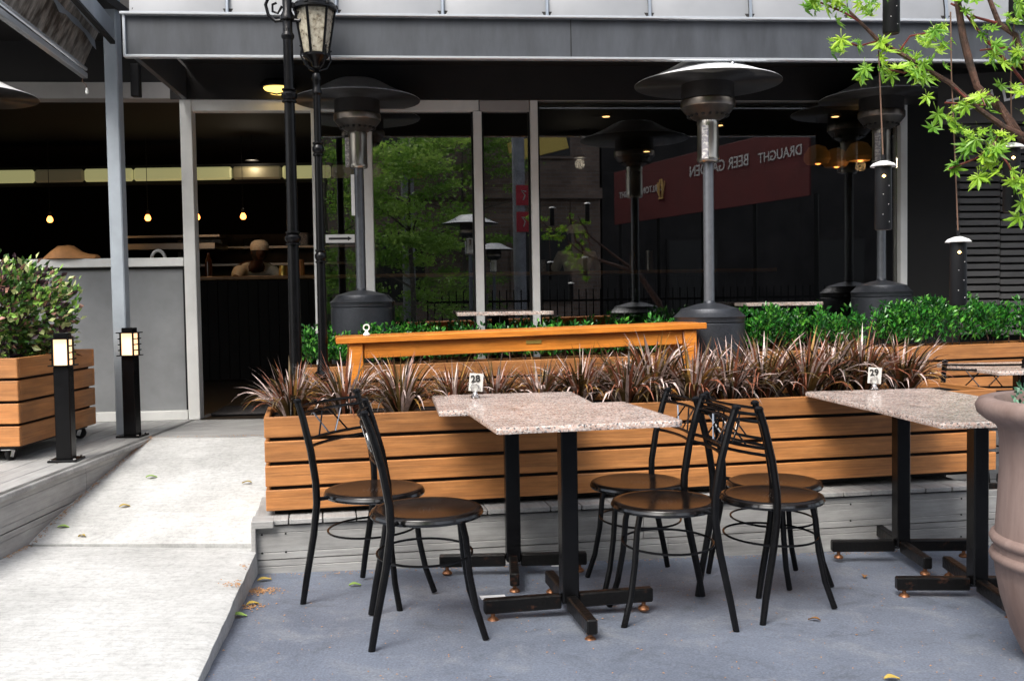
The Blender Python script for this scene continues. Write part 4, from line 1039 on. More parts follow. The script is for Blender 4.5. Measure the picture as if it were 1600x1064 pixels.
# ------------------------------------------------------------------ orange table
OT = thing('pine_table', 'long orange oiled pine table with a small brass plate, in front of the hedge', 'table', (-.895, 5.12, LOW), 0, rot=(0, -.018, R(11)))
OL, OD, OH = 2.03, .36, .745
for i in range(3):
    put('top_board', plank_mesh(OL, .034, .117, 'orange', .004), OT, (OL/2, .059+i*.1205, OH-.017)).rotation_euler = (0, 0, 0)
lm = MB().box((0, 0, (OH-.036)/2), (.072, .072, OH-.036), .004).mesh('leg', M['orange'])
for x in (.10, OL-.09):
    for y in (.055, OD-.06): put('leg', lm, OT, (x, y, 0))
for y in (.045, OD-.05): put('apron', plank_mesh(OL-.275, .078, .022, 'orange', .003), OT, (OL/2+.005, y, OH-.036-.040))
put('apron', plank_mesh(OD-.21, .078, .022, 'orange', .003), OT, (.09, OD/2, OH-.076), (0, 0, PI/2))
put('apron', plank_mesh(OD-.21, .078, .022, 'orange', .003), OT, (OL-.09, OD/2, OH-.076), (0, 0, PI/2))
mb = MB(); mb.box((OL/2+.035, .031, OH-.066), (.085, .004, .02), .001); mb.build('brass_plate', M['brass'], OT)

def number_holder(name, label, loc, rz, txt=None, s=1.0):
    t = thing(name, label, 'table sign', loc, rz)
    mb = MB(); mb.lathe([(0, 0), (.02*s, 0), (.021*s, .006), (.013*s, .014), (.009*s, .02), (.006*s, .03)], 16); mb.build('base', M['clear' if txt else 'white'], t)
    mb = MB(); mb.tube([(.017*s*math.cos(a*PI/8), 0, .045*s+.017*s*math.sin(a*PI/8)) for a in range(16)], .004*s, 6, closed=True); mb.build('clip_ring', M['clear' if txt else 'white'], t)
    if txt:
        mb = MB(); mb.box((.003, .012, .068), (.062, .0025, .078), .0008, rot=(-.06, .08, 0)); cd = mb.build('card', M['label2'], t)
        put('lettering', text_mesh(txt, .042, .0006, 'lettering', M['ink'], .0012), t, (.001, .0085, .083), (PI/2-.06, -.08, 0))
    return t
M['label2'] = mat('pale_grey_card', (.50, .49, .46), .6)
number_holder('number_stand', 'small white clip stand at the left end of the orange table', (-.765, 5.22, LOW+.752), 0, None, .9)

# ------------------------------------------------------------------ granite tables
def make_cafe_table(label, size=.645, H=.745):
    t = thing('cafe_table', label, 'table', (0, 0, 0), 0, 'granite topped cafe tables')
    s = size/2
    # slab with slightly chipped rim
    n = 16; rr = random.Random(11); mb = MB(); pts = []
    for k in range(4):
        a, b = [(-s, -s), (s, -s), (s, s), (-s, s)][k], [(s, -s), (s, s), (-s, s), (-s, -s)][k]
        for i in range(n):
            u = .012/size+(1-.024/size)*i/(n-1); pts.append((a[0]+(b[0]-a[0])*u+rr.uniform(-.0012, .0012), a[1]+(b[1]-a[1])*u+rr.uniform(-.0012, .0012)))
    m_ = len(pts)
    for z, k in ((H-.022, .996), (H-.018, 1), (H-.004, 1), (H, .994)):
        mb.v += [(p[0]*k, p[1]*k, z) for p in pts]
    for i in range(3):
        for k in range(m_): mb.f.append((i*m_+k, i*m_+(k+1) % m_, (i+1)*m_+(k+1) % m_, (i+1)*m_+k))
    mb.f += [tuple(reversed(range(m_))), tuple(range(3*m_, 4*m_))]
    mb.build('tabletop', M['granite'], t)
    mb = MB(); mb.box((0, 0, H-.027), (.26, .26, .008), .001); mb.build('top_plate', M['blackpaint'], t)
    mb = MB(); mb.box((0, 0, (H+.045)/2-.01), (.062, .062, H-.08), .005); mb.build('post', M['blackpaint'], t)
    for k in range(4):
        a = PI/2*k; q = MB(); r = Matrix.Rotation(a, 3, 'Z')
        q.box(r @ Vector((.175, 0, .058)), (.285, .038, .052), .005, rot=r); ar = q.build('base_arm', M['rust'], t)
        q = MB(); c = r @ Vector((.285, 0, 0)); q.lathe([(0, 0), (.020, 0), (.022, .006), (.016, .014), (.008, .018), (.008, .034)], 14, (c.x, c.y, 0)); q.build('foot', M['copper'], ar)
    return t
def tz(x, y): return gz(x, y)
tb1 = make_cafe_table('near granite table of the left pair, front table in the middle with a cross base')
tb1.location = (.195, 3.60, .003); tb1.rotation_euler = (0, 0, R(12))
tb1b = dup(tb1, (-.010, 4.235, -.012), R(7), 'rear granite table of the left pair, carrying the number 28 card')
tb2 = dup(tb1, (1.835, 3.90, -.048), R(5), 'near granite table of the right pair, beside the terracotta pot', scale=1.0)
tb2b = dup(tb1, (1.775, 4.52, -.050), R(6.5), 'rear granite table of the right pair, carrying the number 29 card')
tb5 = dup(tb1, (2.85, 5.55, .0), R(5), 'granite table in the far right background beyond the terracotta pot')
tb6 = dup(tb1, (-.05, 6.43, UP-.06), R(5), 'granite table against the window behind the hedge, left one'); tb6.scale = (.95, .45, 1)
tb7 = dup(tb1, (1.78, 6.62, UP-.03), R(5), 'granite table against the window behind the hedge, right one'); tb7.scale = (.8, .4, 1)
# swing the cross bases a little off the top's axis
for t_, a_ in ((tb1, 31), (tb1b, 26), (tb2, 24), (tb2b, 24), (tb5, 20)):
    for ch in t_.children:
        if ch.name.startswith('base_arm'): ch.rotation_euler = (0, 0, R(a_-32))
number_holder('number_stand', 'number 28 card in a clear clip stand on the left tables', (-.165, 4.34, .735), R(-6), '28')
number_holder('number_stand', 'number 29 card in a clear clip stand on the right tables', (1.755, 4.80, .698), R(-14), '29')

# ------------------------------------------------------------------ chairs
def make_chair(label):
    """faces local +X; seat centre over the origin"""
    t = thing('cafe_chair', label, 'chair', (0, 0, 0), 0, 'black bistro chairs')
    SH, HB = .43, .785
    W = .205
    mb = MB(); mb.lathe([(0, SH-.008), (.13, SH-.006), (.165, SH-.001), (.180, SH+.001), (.192, SH-.004), (.194, SH-.014), (.190, SH-.024), (.175, SH-.026), (0, SH-.022)], 44)
    st = mb.build('seat', M['seat'], t, 60)
    mb = MB(); mb.tube([(.186*math.cos(a*PI/22), .186*math.sin(a*PI/22), SH-.017) for a in range(44)], .0115, 8, closed=True); mb.build('seat_rim', M['rimgloss'], t)
    pf = MB()
    for r, n in ((.012, 6), (.028, 10), (.045, 8)):
        for k in range(n):
            a = 2*PI*k/n+r*40; pf.lathe([(0, .0), (.0020, 0), (0, .0004)], 6, (r*math.cos(a), r*math.sin(a), SH-.0073))
    stuff(pf.build('lit_perforation', M['polegrey'], st, 0))  # pale discs stand for light showing through the seat holes
    for s_ in (-1, 1):
        # rear tube: foot -> seat -> back top in one piece
        pts = [(-.200, s_*(W+.006), 0), (-.182, s_*(W+.003), .10), (-.145, s_*W, .28), (-.128, s_*W, .40), (-.130, s_*W, .48), (-.150, s_*W, .60), (-.182, s_*W, .72), (-.205, s_*W, HB)]
        mb = MB(); mb.tube(pts, [.0115, .0125, .0135, .014, .014, .014, .0135, .013], 10); mb.build('back_post', M['blackpaint'], t)
        mb = MB(); mb.lathe([(0, -.006), (.0165, -.006), (.0165, .004), (.009, .011), (0, .012)], 10, (-.206, s_*W, HB)); mb.build('post_cap', M['blackpaint'], t)
        pts = [(.11, s_*.095, SH-.02), (.125, s_*.100, .34), (.135, s_*.105, .22), (.155, s_*.118, .10), (.185, s_*.135, 0)]
        mb = MB(); mb.tube(pts, .0115, 10); mb.build('front_leg', M['blackpaint'], t)
        mb = MB(); mb.tube([(-.129, s_*W, .415), (-.10, s_*(.15), .415)], .008, 6); mb.build('seat_bracket', M['blackpaint'], t)
    def rail(z, x, bow, r=.0062):
        return MB().tube([(x-bow*(1-(k/5)**2), k/5*W, z) for k in range(-5, 6)], r, 7)
    for z, x in ((.764, -.196), (.737, -.188), (.640, -.161), (.614, -.154)):
        rail(z, x, .03).build('back_rail', M['blackpaint'], t)
    for a, b in ((-.10, -.02), (-.02, -.10), (.10, .02), (.02, .10), (-.15, -.15), (.15, .15)):
        if abs(a) == .15: continue
        mb = MB(); mb.tube([(-.191-.03*(1-(a/W)**2), a, .736), (-.161-.03*(1-(b/W)**2), b, .641)], .0036, 6); mb.build('back_rod', M['blackpaint' if a*b < 0 or abs(a) < .05 else 'chrome'], t)
    mb = MB(); mb.tube([(-.01+.165*math.cos(a*PI/18), .195*math.sin(a*PI/18), .275) for a in range(36)], .0045, 6, closed=True); mb.build('leg_ring', M['blackpaint'], t)
    return t
CH = [
    ((-.548, 3.86), -24, 'black bistro chair left of table 28, nearest the planter, its back toward the path'),
    ((-.305, 3.41), 8, 'black bistro chair nearest the camera at the left of the front granite table'),
    ((.512, 4.10), 190, 'black bistro chair right of table 28, closest to the planter on that side'),
    ((.55, 3.61), 185, 'black bistro chair right of the front granite table, facing left with its seat lowest'),
    ((.985, 3.77), 22, 'black bistro chair between the tables facing right, its back post tallest in front'),
    ((1.09, 4.13), 16, 'black bistro chair between the tables facing right, half hidden behind its twin'),
]
ch0 = make_chair(CH[0][2])
for i, ((x, y), a, lb) in enumerate(CH):
    z = max(-.06, gz(x, y)-(.0))+.002 if i not in (2, 5) else gz(x, y)+.002
    if i == 0: ch0.location = (x, y, z); ch0.rotation_euler = (0, 0, R(a))
    else: dup(ch0, (x, y, z), R(a), lb)
dup(ch0, (2.62, 5.62, .0), R(80), 'black bistro chair in the far right background, mostly hidden by the grass')
dup(ch0, (2.36, 4.30, gz(2.3, 4.3)), R(180), 'black bistro chair mostly hidden behind the terracotta pot')

# ------------------------------------------------------------------ terracotta pot
PT = thing('terracotta_pot', 'large weathered terracotta urn with two raised bands at the right edge', 'pot', (1.80, 3.08, gz(1.8, 3.08)))
mb = MB()
mb.lathe([(0, 0), (.17, 0), (.185, .02), (.222, .10), (.252, .20), (.265, .27), (.270, .315), (.280, .322), (.285, .334), (.280, .346), (.270, .352), (.270, .372), (.280, .379), (.285, .391), (.280, .403), (.268, .410), (.262, .50), (.256, .62), (.256, .70), (.262, .745), (.272, .757), (.30, .772), (.322, .792), (.328, .815), (.318, .835), (.296, .842), (.272, .838), (.262, .82), (.252, .77), (.24, .76), (0, .76)], 72)
mb.build('urn_body', M['terracotta'], PT, 50)
mb = MB(); mb.lathe([(.245, .80), (0, .805)], 30); mb.build('soil', M['soil'], PT)
PP = thing('pot_plant', 'small blue green leafy plant growing in the terracotta urn', 'plant', (1.80, 3.08, gz(1.8, 3.08)+.80))
rr = random.Random(9); mb = MB()
for i in range(900):
    a = rr.uniform(0, 2*PI); r = .22*math.sqrt(rr.random()); z = rr.uniform(0, .07+.05*(1-r/.22))
    p = Vector((r*math.cos(a), r*math.sin(a), z)); d = Vector((rr.uniform(-1, 1), rr.uniform(-1, 1), rr.uniform(.1, 1))).normalized(); s_ = d.cross(Vector((rr.uniform(-1, 1), rr.uniform(-1, 1), rr.uniform(-1, 1)))).normalized()
    L_ = rr.uniform(.015, .03); mb.add([p, p+d*L_*.5+s_*.005, p+d*L_, p+d*L_*.5-s_*.005], [(0, 1, 2, 3)])
stuff(mb.build('foliage', M['leaf_pot'], PP, raw=True))

# ------------------------------------------------------------------ bronze grass clumps
def grass(seed, n=120, H=.40, S=.30):
    rr = random.Random(seed); mb = MB()
    for i in range(n):
        a = rr.uniform(0, 2*PI); r0 = rr.uniform(0, .05)
        out = rr.random()**.6; L_ = H*rr.uniform(.6, 1.12); w = rr.uniform(.0035, .0075)
        dx, dy = math.cos(a), math.sin(a)
        tilt = .1 + out*1.0; curl = rr.uniform(.4, 3.0)*out+rr.uniform(-.1, .5)
        p = Vector((r0*dx, r0*dy, 0)); th = tilt*.6; side = Vector((-dy, dx, 0)); k = 7; row = []
        tw = rr.uniform(-.8, .8)
        for j in range(k+1):
            u = j/k; ww = w*(1-u**2.2)*(0.6+.9*min(1, u*3)) + .0003
            sd2 = (side*math.cos(tw*u)+Vector((0, 0, 1))*math.sin(tw*u)).normalized()
            row.append((p-sd2*ww, p+sd2*ww))
            th2 = th+curl*u*u*1.1; th2 = min(th2, 2.5)
            p = p+Vector((dx*math.sin(th2), dy*math.sin(th2), math.cos(th2)))*(L_/k)
        b = len(mb.v)
        for q in row: mb.v += [tuple(q[0]), tuple(q[1])]
        for j in range(k): mb.f.append((b+2*j, b+2*j+1, b+2*j+3, b+2*j+2))
    return mb
gmesh = []
for s_ in range(9):
    mb = grass(20+s_, 230, .345)
    me = bpy.data.meshes.new('foliage'); me.from_pydata(mb.v, [], mb.f); me.materials.append(M['grass_a'])
    multi_mesh(me, ['grass_a', 'grass_b', 'grass_c', 'grass_d', 'grass_e'], (.16, .24, .26, .29, .05), 7, s_)
    gmesh.append(me)
ordn = ['first', 'second', 'third', 'fourth', 'fifth', 'sixth', 'seventh', 'eighth', 'ninth', 'tenth', 'eleventh', 'twelfth', 'thirteenth', 'fourteenth', 'fifteenth', 'sixteenth']
p1r = Matrix.Rotation(math.atan(.205), 3, 'Z')
gx = [.13, .37, .62, .86, 1.08, 1.29, 1.49, 1.69, 1.88, 2.07, 2.26, 2.45, 2.64, 2.83, 3.02, 3.2]
for i, x in enumerate(gx):
    rr = random.Random(i*3+1)
    v = p1r @ Vector((x+rr.uniform(-.02, .02), .20+rr.uniform(-.05, .07), 0))+Vector((-1.086, 4.30, 0))
    t = thing('bronze_grass', f'bronze brown arching grass clump, {ordn[i]} from the left in the long front planter', 'grass plant', (v.x, v.y, LOW+.022+H1-.045), rr.uniform(0, 6), 'bronze grasses in the front planter')
    sc_ = .86 if i == 0 else (.92 if i in (1, 2) else rr.uniform(.74, .84))
    if i == 6: sc_ = .92
    if 7 <= i: sc_ = rr.uniform(.96, 1.10)
    t.scale = (sc_*1.0, sc_*1.0, sc_*rr.uniform(.95, 1.05))
    stuff(put('foliage', gmesh[(i*4) % 9], t))

# ------------------------------------------------------------------ hedge
def leaf_cloud(rr, pts_fn, n, L0, L1, w=.5, upb=.3):
    mb = MB()
    for i in range(n):
        p, out = pts_fn(rr)
        d = (out*1.0+Vector((rr.uniform(-1, 1), rr.uniform(-1, 1), rr.uniform(-.6, 1)+upb))*.8).normalized()
        s_ = d.cross(Vector((rr.uniform(-1, 1), rr.uniform(-1, 1), rr.uniform(-1, 1)))).normalized()
        nrm = d.cross(s_)
        L_ = rr.uniform(L0, L1); ww = L_*w*.5
        b = len(mb.v)
        mb.v += [tuple(p), tuple(p+d*L_*.45+s_*ww+nrm*L_*.10), tuple(p+d*L_+nrm*0), tuple(p+d*L_*.45-s_*ww+nrm*L_*.10)]
        mb.v.append(tuple(p+d*L_*.5-nrm*L_*.05))
        mb.f += [(b, b+1, b+4), (b+1, b+2, b+4), (b+2, b+3, b+4), (b+3, b, b+4)]
    return mb
HG = thing('hedge', 'low clipped hedge with glossy green leaves in the planter behind the orange table', 'hedge', (-1.26, 5.86, 0), math.atan(.11))
rr = random.Random(77)
tufts = [(rr.uniform(.02, 4.95), rr.uniform(.02, .27), rr.random()) for _ in range(330)]
def hp(rr):
    x, y, k = rr.choice(tufts)
    base = .79+.012*x
    top = .13+.12*k**1.5 + .06*max(0, (x-2.5)/2.4) + .02*math.sin(x*5)
    if x < .75: top = .09+.14*k
    elif x < 2.15: top = .10+.12*k**2
    z = base+top*rr.random()**.6
    r = rr.random()**.5*.038
    a = rr.uniform(0, 2*PI)
    out = Vector((math.cos(a)*r/.045, math.sin(a)*r/.045-.3, .6))
    return Vector((x+r*math.cos(a), y+r*math.sin(a)-.01, z)), out
mb = leaf_cloud(rr, hp, 15000, .026, .046, .5)
multi(stuff(mb.build('foliage', M['hedge_a'], HG, raw=True)), ['hedge_a', 'hedge_b', 'hedge_c'], (.45, .38, .17), 4, 6)
mb = MB()
for i in range(60):
    x = .05+i*.082
    mb.tube([(x, .13, .70), (x+rr.uniform(-.03, .03), .13+rr.uniform(-.05, .05), .86), (x+rr.uniform(-.05, .05), .13+rr.uniform(-.08, .08), .97)], [.006, .004, .002], 5)
stuff(mb.build('stem', M['bark'], HG))

# bush in the wheeled planter
BS = thing('variegated_bush', 'rounded bush of mixed green, cream and purple leaves in the wheeled planter', 'bush', (-3.05, 5.30, 0))
rr = random.Random(31)
bl = [(rr.gauss(0, 1), rr.gauss(0, 1), rr.gauss(0, 1)) for _ in range(260)]
def bp_(rr):
    g_ = rr.choice(bl); v = Vector(g_).normalized()
    k = .62+.38*((g_[0]*7.3) % 1)
    c = Vector((v.x*.72*k, v.y*.40*k, 1.12+v.z*.355*k))
    o_ = Vector((rr.gauss(0, .035), rr.gauss(0, .035), rr.gauss(0, .035)))
    p = c+o_
    if p.z < .86: p.z = .86+rr.random()*.06
    return p, v
mb = leaf_cloud(rr, bp_, 13000, .028, .055, .6)
multi(stuff(mb.build('foliage', M['bush_a'], BS, raw=True)), ['bush_a', 'bush_b', 'bush_c', 'bush_d', 'bush_e'], (.34, .24, .2, .12, .10), 4, 5)
mb = MB()
for i in range(26):
    v = Vector((rr.uniform(-1, 1), rr.uniform(-1, 1), rr.uniform(.2, 1))).normalized()
    mb.tube([(v.x*.1, v.y*.1, .84), (v.x*.3, v.y*.2, 1.0), (v.x*.6, v.y*.36, 1.12+v.z*.28)], [.010, .006, .002], 5)
stuff(mb.build('stem', M['bark'], BS))

# ------------------------------------------------------------------ maple at the right
MP = thing('maple_tree', 'young Japanese maple with lime green leaves and reddish branches at the upper right', 'tree')
mb = MB()
trunk = [(2.35, 3.5, gz(2.3, 3.5)-.02), (2.31, 3.48, .6), (2.20, 3.4, 1.1), (2.02, 3.25, 1.42)]
mb.tube(trunk, [.05, .043, .036, .028], 10); mb.build('trunk', M['bark'], MP)
def branch(pts, r, key='bark'):
    r = [x*.80 for x in r]; q = MB(); q.tube(pts, r, 8); return q.build('branch', M[key], MP)
# thick twisting limb
branch([(2.02, 3.25, 1.42), (1.72, 3.08, 1.54), (1.546, 3.0, 1.615), (1.50, 2.98, 1.665), (1.47, 3.0, 1.722), (1.405, 3.0, 1.78), (1.385, 3.01, 1.86), (1.362, 3.0, 1.93), (1.345, 3.0, 2.04), (1.35, 3.0, 2.2)], [.028, .02, .014, .0145, .015, .0125, .014, .013, .012, .009])
branch([(1.74, 3.08, 1.53), (1.58, 2.99, 1.60), (1.50, 2.97, 1.64), (1.475, 2.985, 1.70), (1.455, 2.985, 1.745)], [.01, .009, .009, .008, .006])
# long limb reaching left
branch([(2.02, 3.25, 1.42), (1.75, 3.05, 1.53), (1.60, 2.98, 1.60), (1.47, 2.97, 1.655), (1.40, 2.98, 1.71), (1.32, 2.99, 1.79), (1.235, 3.0, 1.845), (1.17, 3.0, 1.885), (1.11, 3.0, 1.92), (1.05, 2.99, 1.975), (.98, 3.0, 2.05)], [.024, .016, .012, .011, .0095, .009, .0085, .008, .0075, .006, .004])
# upper right limb
branch([(2.02, 3.25, 1.42), (1.80, 3.1, 1.62), (1.60, 3.0, 1.80), (1.54, 3.0, 1.86), (1.52, 3.0, 1.93), (1.47, 3.0, 1.965), (1.44, 3.0, 2.04)], [.024, .016, .012, .011, .011, .010, .008])
branch([(1.60, 3.0, 1.72), (1.50, 2.98, 1.83), (1.42, 3.0, 1.93), (1.35, 3.0, 2.02)], [.006, .0055, .005, .003], 'redbark')
branch([(1.47, 3.0, 1.965), (1.40, 3.0, 1.985), (1.33, 3.01, 2.03)], [.006, .005, .004], 'redbark')
branch([(1.546, 3.0, 1.86), (1.56, 3.0, 1.72), (1.60, 3.0, 1.55), (1.62, 3.0, 1.45)], [.005, .004, .004, .003], 'redbark')
twigs = [[(1.47, 2.97, 1.655), (1.43, 2.95, 1.60), (1.47, 2.94, 1.54), (1.50, 2.94, 1.47), (1.54, 2.93, 1.42)],
         [(1.43, 2.96, 1.60), (1.38, 2.95, 1.56), (1.30, 2.95, 1.53)],
         [(1.405, 3.0, 1.78), (1.42, 2.98, 1.72), (1.30, 2.98, 1.73)],
         [(1.11, 3.0, 1.92), (1.05, 3.0, 1.905), (.99, 3.0, 1.93)],
         [(1.17, 3.0, 1.885), (1.20, 2.99, 1.93), (1.27, 2.98, 1.94)],
         [(1.235, 3.0, 1.845), (1.18, 2.98, 1.82), (1.13, 2.98, 1.83)],
         [(1.05, 2.99, 1.975), (1.0, 2.98, 2.0), (.93, 2.98, 2.03)],
         [(1.54, 3.0, 1.86), (1.48, 2.98, 1.89), (1.40, 2.97, 1.88)],
         [(1.54, 2.93, 1.42), (1.57, 2.93, 1.36)],
         [(1.32, 2.99, 1.79), (1.36, 2.97, 1.74), (1.34, 2.97, 1.69)]]
for tw in twigs:
    q = MB(); q.tube(tw, [.003]*len(tw), 5); q.build('twig', M['redbark'], MP)
# palmate leaf: seven pointed lobes, slightly cupped
def maple_leaf(seed):
    rr = random.Random(seed); lobes = [(-135, .45), (-92, .72), (-46, .93), (0, 1.0), (46, .93), (92, .72), (135, .45)]
    vs = [(0, 0, 0)]; L_ = .041
    ring = []
    for i, (a, l) in enumerate(lobes):
        a = R(a+rr.uniform(-5, 5)); l *= L_*rr.uniform(.9, 1.08)
        if i == 0: ring.append((math.sin(a-.25)*L_*.12, math.cos(a-.25)*L_*.12, 0))
        for da, f in ((-.24, .58), (0, 1), (.24, .58)): ring.append((math.sin(a+da)*l*f, math.cos(a+da)*l*f, -.25*l*f if f == 1 else -.06*l))
        nx_ = R(lobes[i+1][0]) if i < 6 else a+.5
        ring.append((math.sin((a+nx_)/2)*L_*.30, math.cos((a+nx_)/2)*L_*.30, .003))
    vs += ring; fs = [(0, i, i+1) for i in range(1, len(ring))]
    vs += [(0, -.004, 0), (.0008, -.03, .004), (-.0008, -.03, .004)]; k = len(vs)
    fs.append((0, k-2, k-1))
    me = bpy.data.meshes.new('leaf'); me.from_pydata(vs, [], fs); me.materials.append(M['leaf_maple']); return me
lms = [maple_leaf(s_) for s_ in range(6)]
clus = [((.98, 2.98, 2.03), .07, 14), ((.92, 2.98, 2.045), .05, 8), ((1.00, 3.0, 1.92), .05, 9), ((1.08, 2.98, 2.02), .05, 8), ((1.115, 2.98, 1.92), .04, 5), ((1.13, 2.97, 1.835), .045, 7),
        ((1.20, 2.97, 1.86), .06, 12), ((1.27, 2.97, 1.92), .055, 11), ((1.23, 2.96, 1.83), .055, 12), ((1.06, 2.98, 1.83), .03, 4), ((1.36, 2.97, 2.03), .05, 8), ((1.46, 2.97, 1.98), .07, 12),
        ((1.44, 2.96, 1.88), .06, 12), ((1.50, 2.96, 1.85), .05, 7), ((1.38, 2.96, 1.73), .05, 6), ((1.31, 2.97, 1.66), .05, 7), ((1.43, 2.97, 1.73), .03, 3), ((1.33, 2.96, 1.70), .035, 4),
        ((1.38, 2.94, 1.62), .055, 14), ((1.40, 2.94, 1.56), .055, 14), ((1.46, 2.95, 1.62), .045, 8), ((1.31, 2.95, 1.54), .03, 3), ((1.41, 2.94, 1.50), .04, 7), ((1.47, 2.93, 1.49), .035, 6),
        ((1.51, 2.92, 1.44), .045, 9), ((1.53, 2.92, 1.38), .045, 8), ((1.55, 2.97, 1.68), .04, 6), ((1.55, 2.97, 1.99), .04, 6), ((1.22, 2.98, 2.04), .03, 0), ((1.50, 2.95, 1.76), .03, 3)]
rr = random.Random(15)
for c, r, n in clus:
    for i in range(n):
        p = Vector(c)+Vector((rr.gauss(0, r*.5), rr.gauss(0, r*.5), rr.gauss(0, r*.38)))
        o = put('leaf', lms[rr.randrange(6)], MP, p, (R(50+rr.uniform(-35, 35)), rr.uniform(-.5, .5), rr.uniform(0, 2*PI)))
        # hang facing the camera: tips droop
        o.rotation_euler = (R(-115+rr.uniform(-35, 40)), rr.uniform(-.6, .6), rr.uniform(-1.2, 1.2))
        s_ = rr.choice((.55, .7, .85, 1.0, 1.1, 1.2))*rr.uniform(.9, 1.1); o.scale = (s_, s_*rr.uniform(.85, 1.1), s_)

# hanging lanterns on cords
def make_hang(label, loc, cord):
    t = thing('hanging_lantern', label, 'lantern', loc, 0, 'hanging lanterns in the maple')
    mb = MB(); mb.lathe([(0, .012), (.012, .011), (.03, .004), (.038, -.004), (.036, -.006), (.0, -.002)], 24); mb.build('rain_cap', M['white'], t)
    mb = MB(); mb.lathe([(0, -.004), (.024, -.006), (.025, -.19), (.022, -.195), (0, -.195)], 20); mb.build('tube', M['plastic'], t)
    q = MB()
    for j, (a, z) in enumerate(((-110, -.035), (-70, -.065), (-110, -.09), (-75, -.12), (-112, -.15), (-68, -.172))):
        q.lathe([(0, -.002), (.002, 0), (0, .002)], 6, (.0255*math.cos(R(a)), .0255*math.sin(R(a)), z))
    stuff(q.build('lit_pin_hole', M['label'], t))  # pale dots painted in place of dim light from the holes
    q = MB(); q.lathe([(0, -.005), (.006, 0), (0, .005)], 8, (-.007, -.024, -.036)); q.build('led', M['starpoint'], t)
    q = MB(); q.tube([(0, 0, .01)]+cord, .0022, 5); q.build('cord', M['string'], t)
    q = MB(); q.tube([(0, 0, .008), (0, 0, .03)], .005, 6); q.build('hook', M['plastic'], t)
    return t
make_hang('black tube lantern with white cap hanging in front of the rear heater', (1.124, 3.0, 1.552), [(-.006, 0, .15), (-.014, 0, .34)])
make_hang('black tube lantern with white cap hanging lowest, on the longest cord', (1.35, 3.0, 1.322), [(-.01, 0, .25), (-.022, 0, .5), (-.025, 0, .68)])
make_hang('black tube lantern hanging at the right edge below the maple limb', (1.51, 3.0, 1.600), [(-.004, 0, .2), (.006, 0, .38)])
make_hang('black tube lantern whose lower end shows at the top edge', (1.148, 3.0, 2.135), [(0, 0, .2)])
make_hang('black tube lantern at the upper right corner', (1.535, 3.02, 2.18), [(0, 0, .2)])

# closed red umbrella and dark sign at right
UM = thing('market_umbrella', 'closed red market umbrella at the right edge behind the maple', 'umbrella', (3.74, 6.84, .40))
mb = MB(); n = 24
prof = [(.02, 2.75), (.05, 2.6), (.075, 2.3), (.095, 1.9), (.11, 1.7), (.05, 1.65)]
for r, z in prof:
    for k in range(n): q_ = r*(1.12 if k % 3 == 0 else .86); mb.v.append((q_*math.cos(2*PI*k/n), q_*math.sin(2*PI*k/n), z))
for i in range(len(prof)-1):
    for k in range(n): mb.f.append((i*n+k, i*n+(k+1) % n, (i+1)*n+(k+1) % n, (i+1)*n+k))
mb.build('canopy', M['red'], UM)
mb = MB(); mb.tube([(0, 0, 0), (0, 0, 2.8)], .02, 10); mb.build('pole', M['polegrey'], UM)
BN = thing('black_banner', 'dark banner with grey capital letters near the upper right edge', 'banner', (2.98, 6.02, 2.33), R(-10))
mb = MB(); mb.box((0, 0, 0), (.75, .01, .30), .001); mb.build('panel', M['soffit'], BN)
put('lettering', text_mesh('TON DRAU', .125, .002, 'lettering', M['letter_grey'], .001), BN, (.0, -.009, .01), (PI/2, -R(11), 0))

# ------------------------------------------------------------------ things lying on the ground
def on_ground(x, y):
    if x < rampedge(y) and y < 4.23: 
        u = (x+2.30)/(rampedge(y)+2.30); return (.125+.004*y)*(1-u)+(.10+.0078*(y-2.8))*u+.006
    if x < -1.1 and y >= 4.25: return rampz(y)+.010
    return gz(x, y)+.003
def fallen_leaf(x, y, key, L_, rz, label, z=None):
    mb = MB(); k = 6; pts = []
    for i in range(k+1):
        u = i/k; w = L_*.26*math.sin(PI*min(.98, u+.03)); pts.append((u*L_-L_/2, w, .006*math.sin(u*PI*1.2))); 
    mb.v = [(p[0], -p[1], p[2]+.004) for p in pts]+[(p[0], 0, p[2]) for p in pts]+[(p[0], p[1], p[2]+.006) for p in pts]
    for r_ in range(2):
        for i in range(k): mb.f.append((r_*(k+1)+i, r_*(k+1)+i+1, (r_+1)*(k+1)+i+1, (r_+1)*(k+1)+i))
    o = mb.build('fallen_leaf', M[key], None, 60); o.location = (x, y, (on_ground(x, y) if z is None else z)+.002); o.rotation_euler = (0, 0, rz)
    tag(o, label, 'leaf', 'fallen leaves')
fallen_leaf(-1.84, 5.0, 'leaf_green', .055, .4, 'green fallen leaf in the middle of the concrete ramp')
fallen_leaf(-1.83, 4.62, 'leaf_yellow', .05, .6, 'yellow fallen leaf on the ramp below the green one')
fallen_leaf(-2.02, 4.40, 'leaf_green', .05, .2, 'green fallen leaf near the left edge of the ramp')
fallen_leaf(-1.90, 4.31, 'leaf_yellow', .04, 2.8, 'small yellow fallen leaf near the ramp joint')
fallen_leaf(-1.33, 4.90, 'leaf_yellow', .05, 3.0, 'yellow fallen leaf on the ramp next to the planter')
fallen_leaf(-1.05, 4.10, 'leaf_yellow', .06, .5, 'yellow fallen leaf at the foot of the deck corner')
fallen_leaf(-1.00, 3.72, 'leaf_yellow', .05, .6, 'yellow fallen leaf beside the heap of blossom on the paving')
fallen_leaf(-1.01, 3.56, 'leaf_green', .06, .1, 'long green fallen leaf on the paving near the kerb')
fallen_leaf(-.66, 4.02, 'leaf_green', .05, .3, 'green fallen leaf under the rear left chair')
fallen_leaf(1.08, 3.55, 'leaf_brown', .045, 2.6, 'curled brown leaf on the paving right of the chairs')
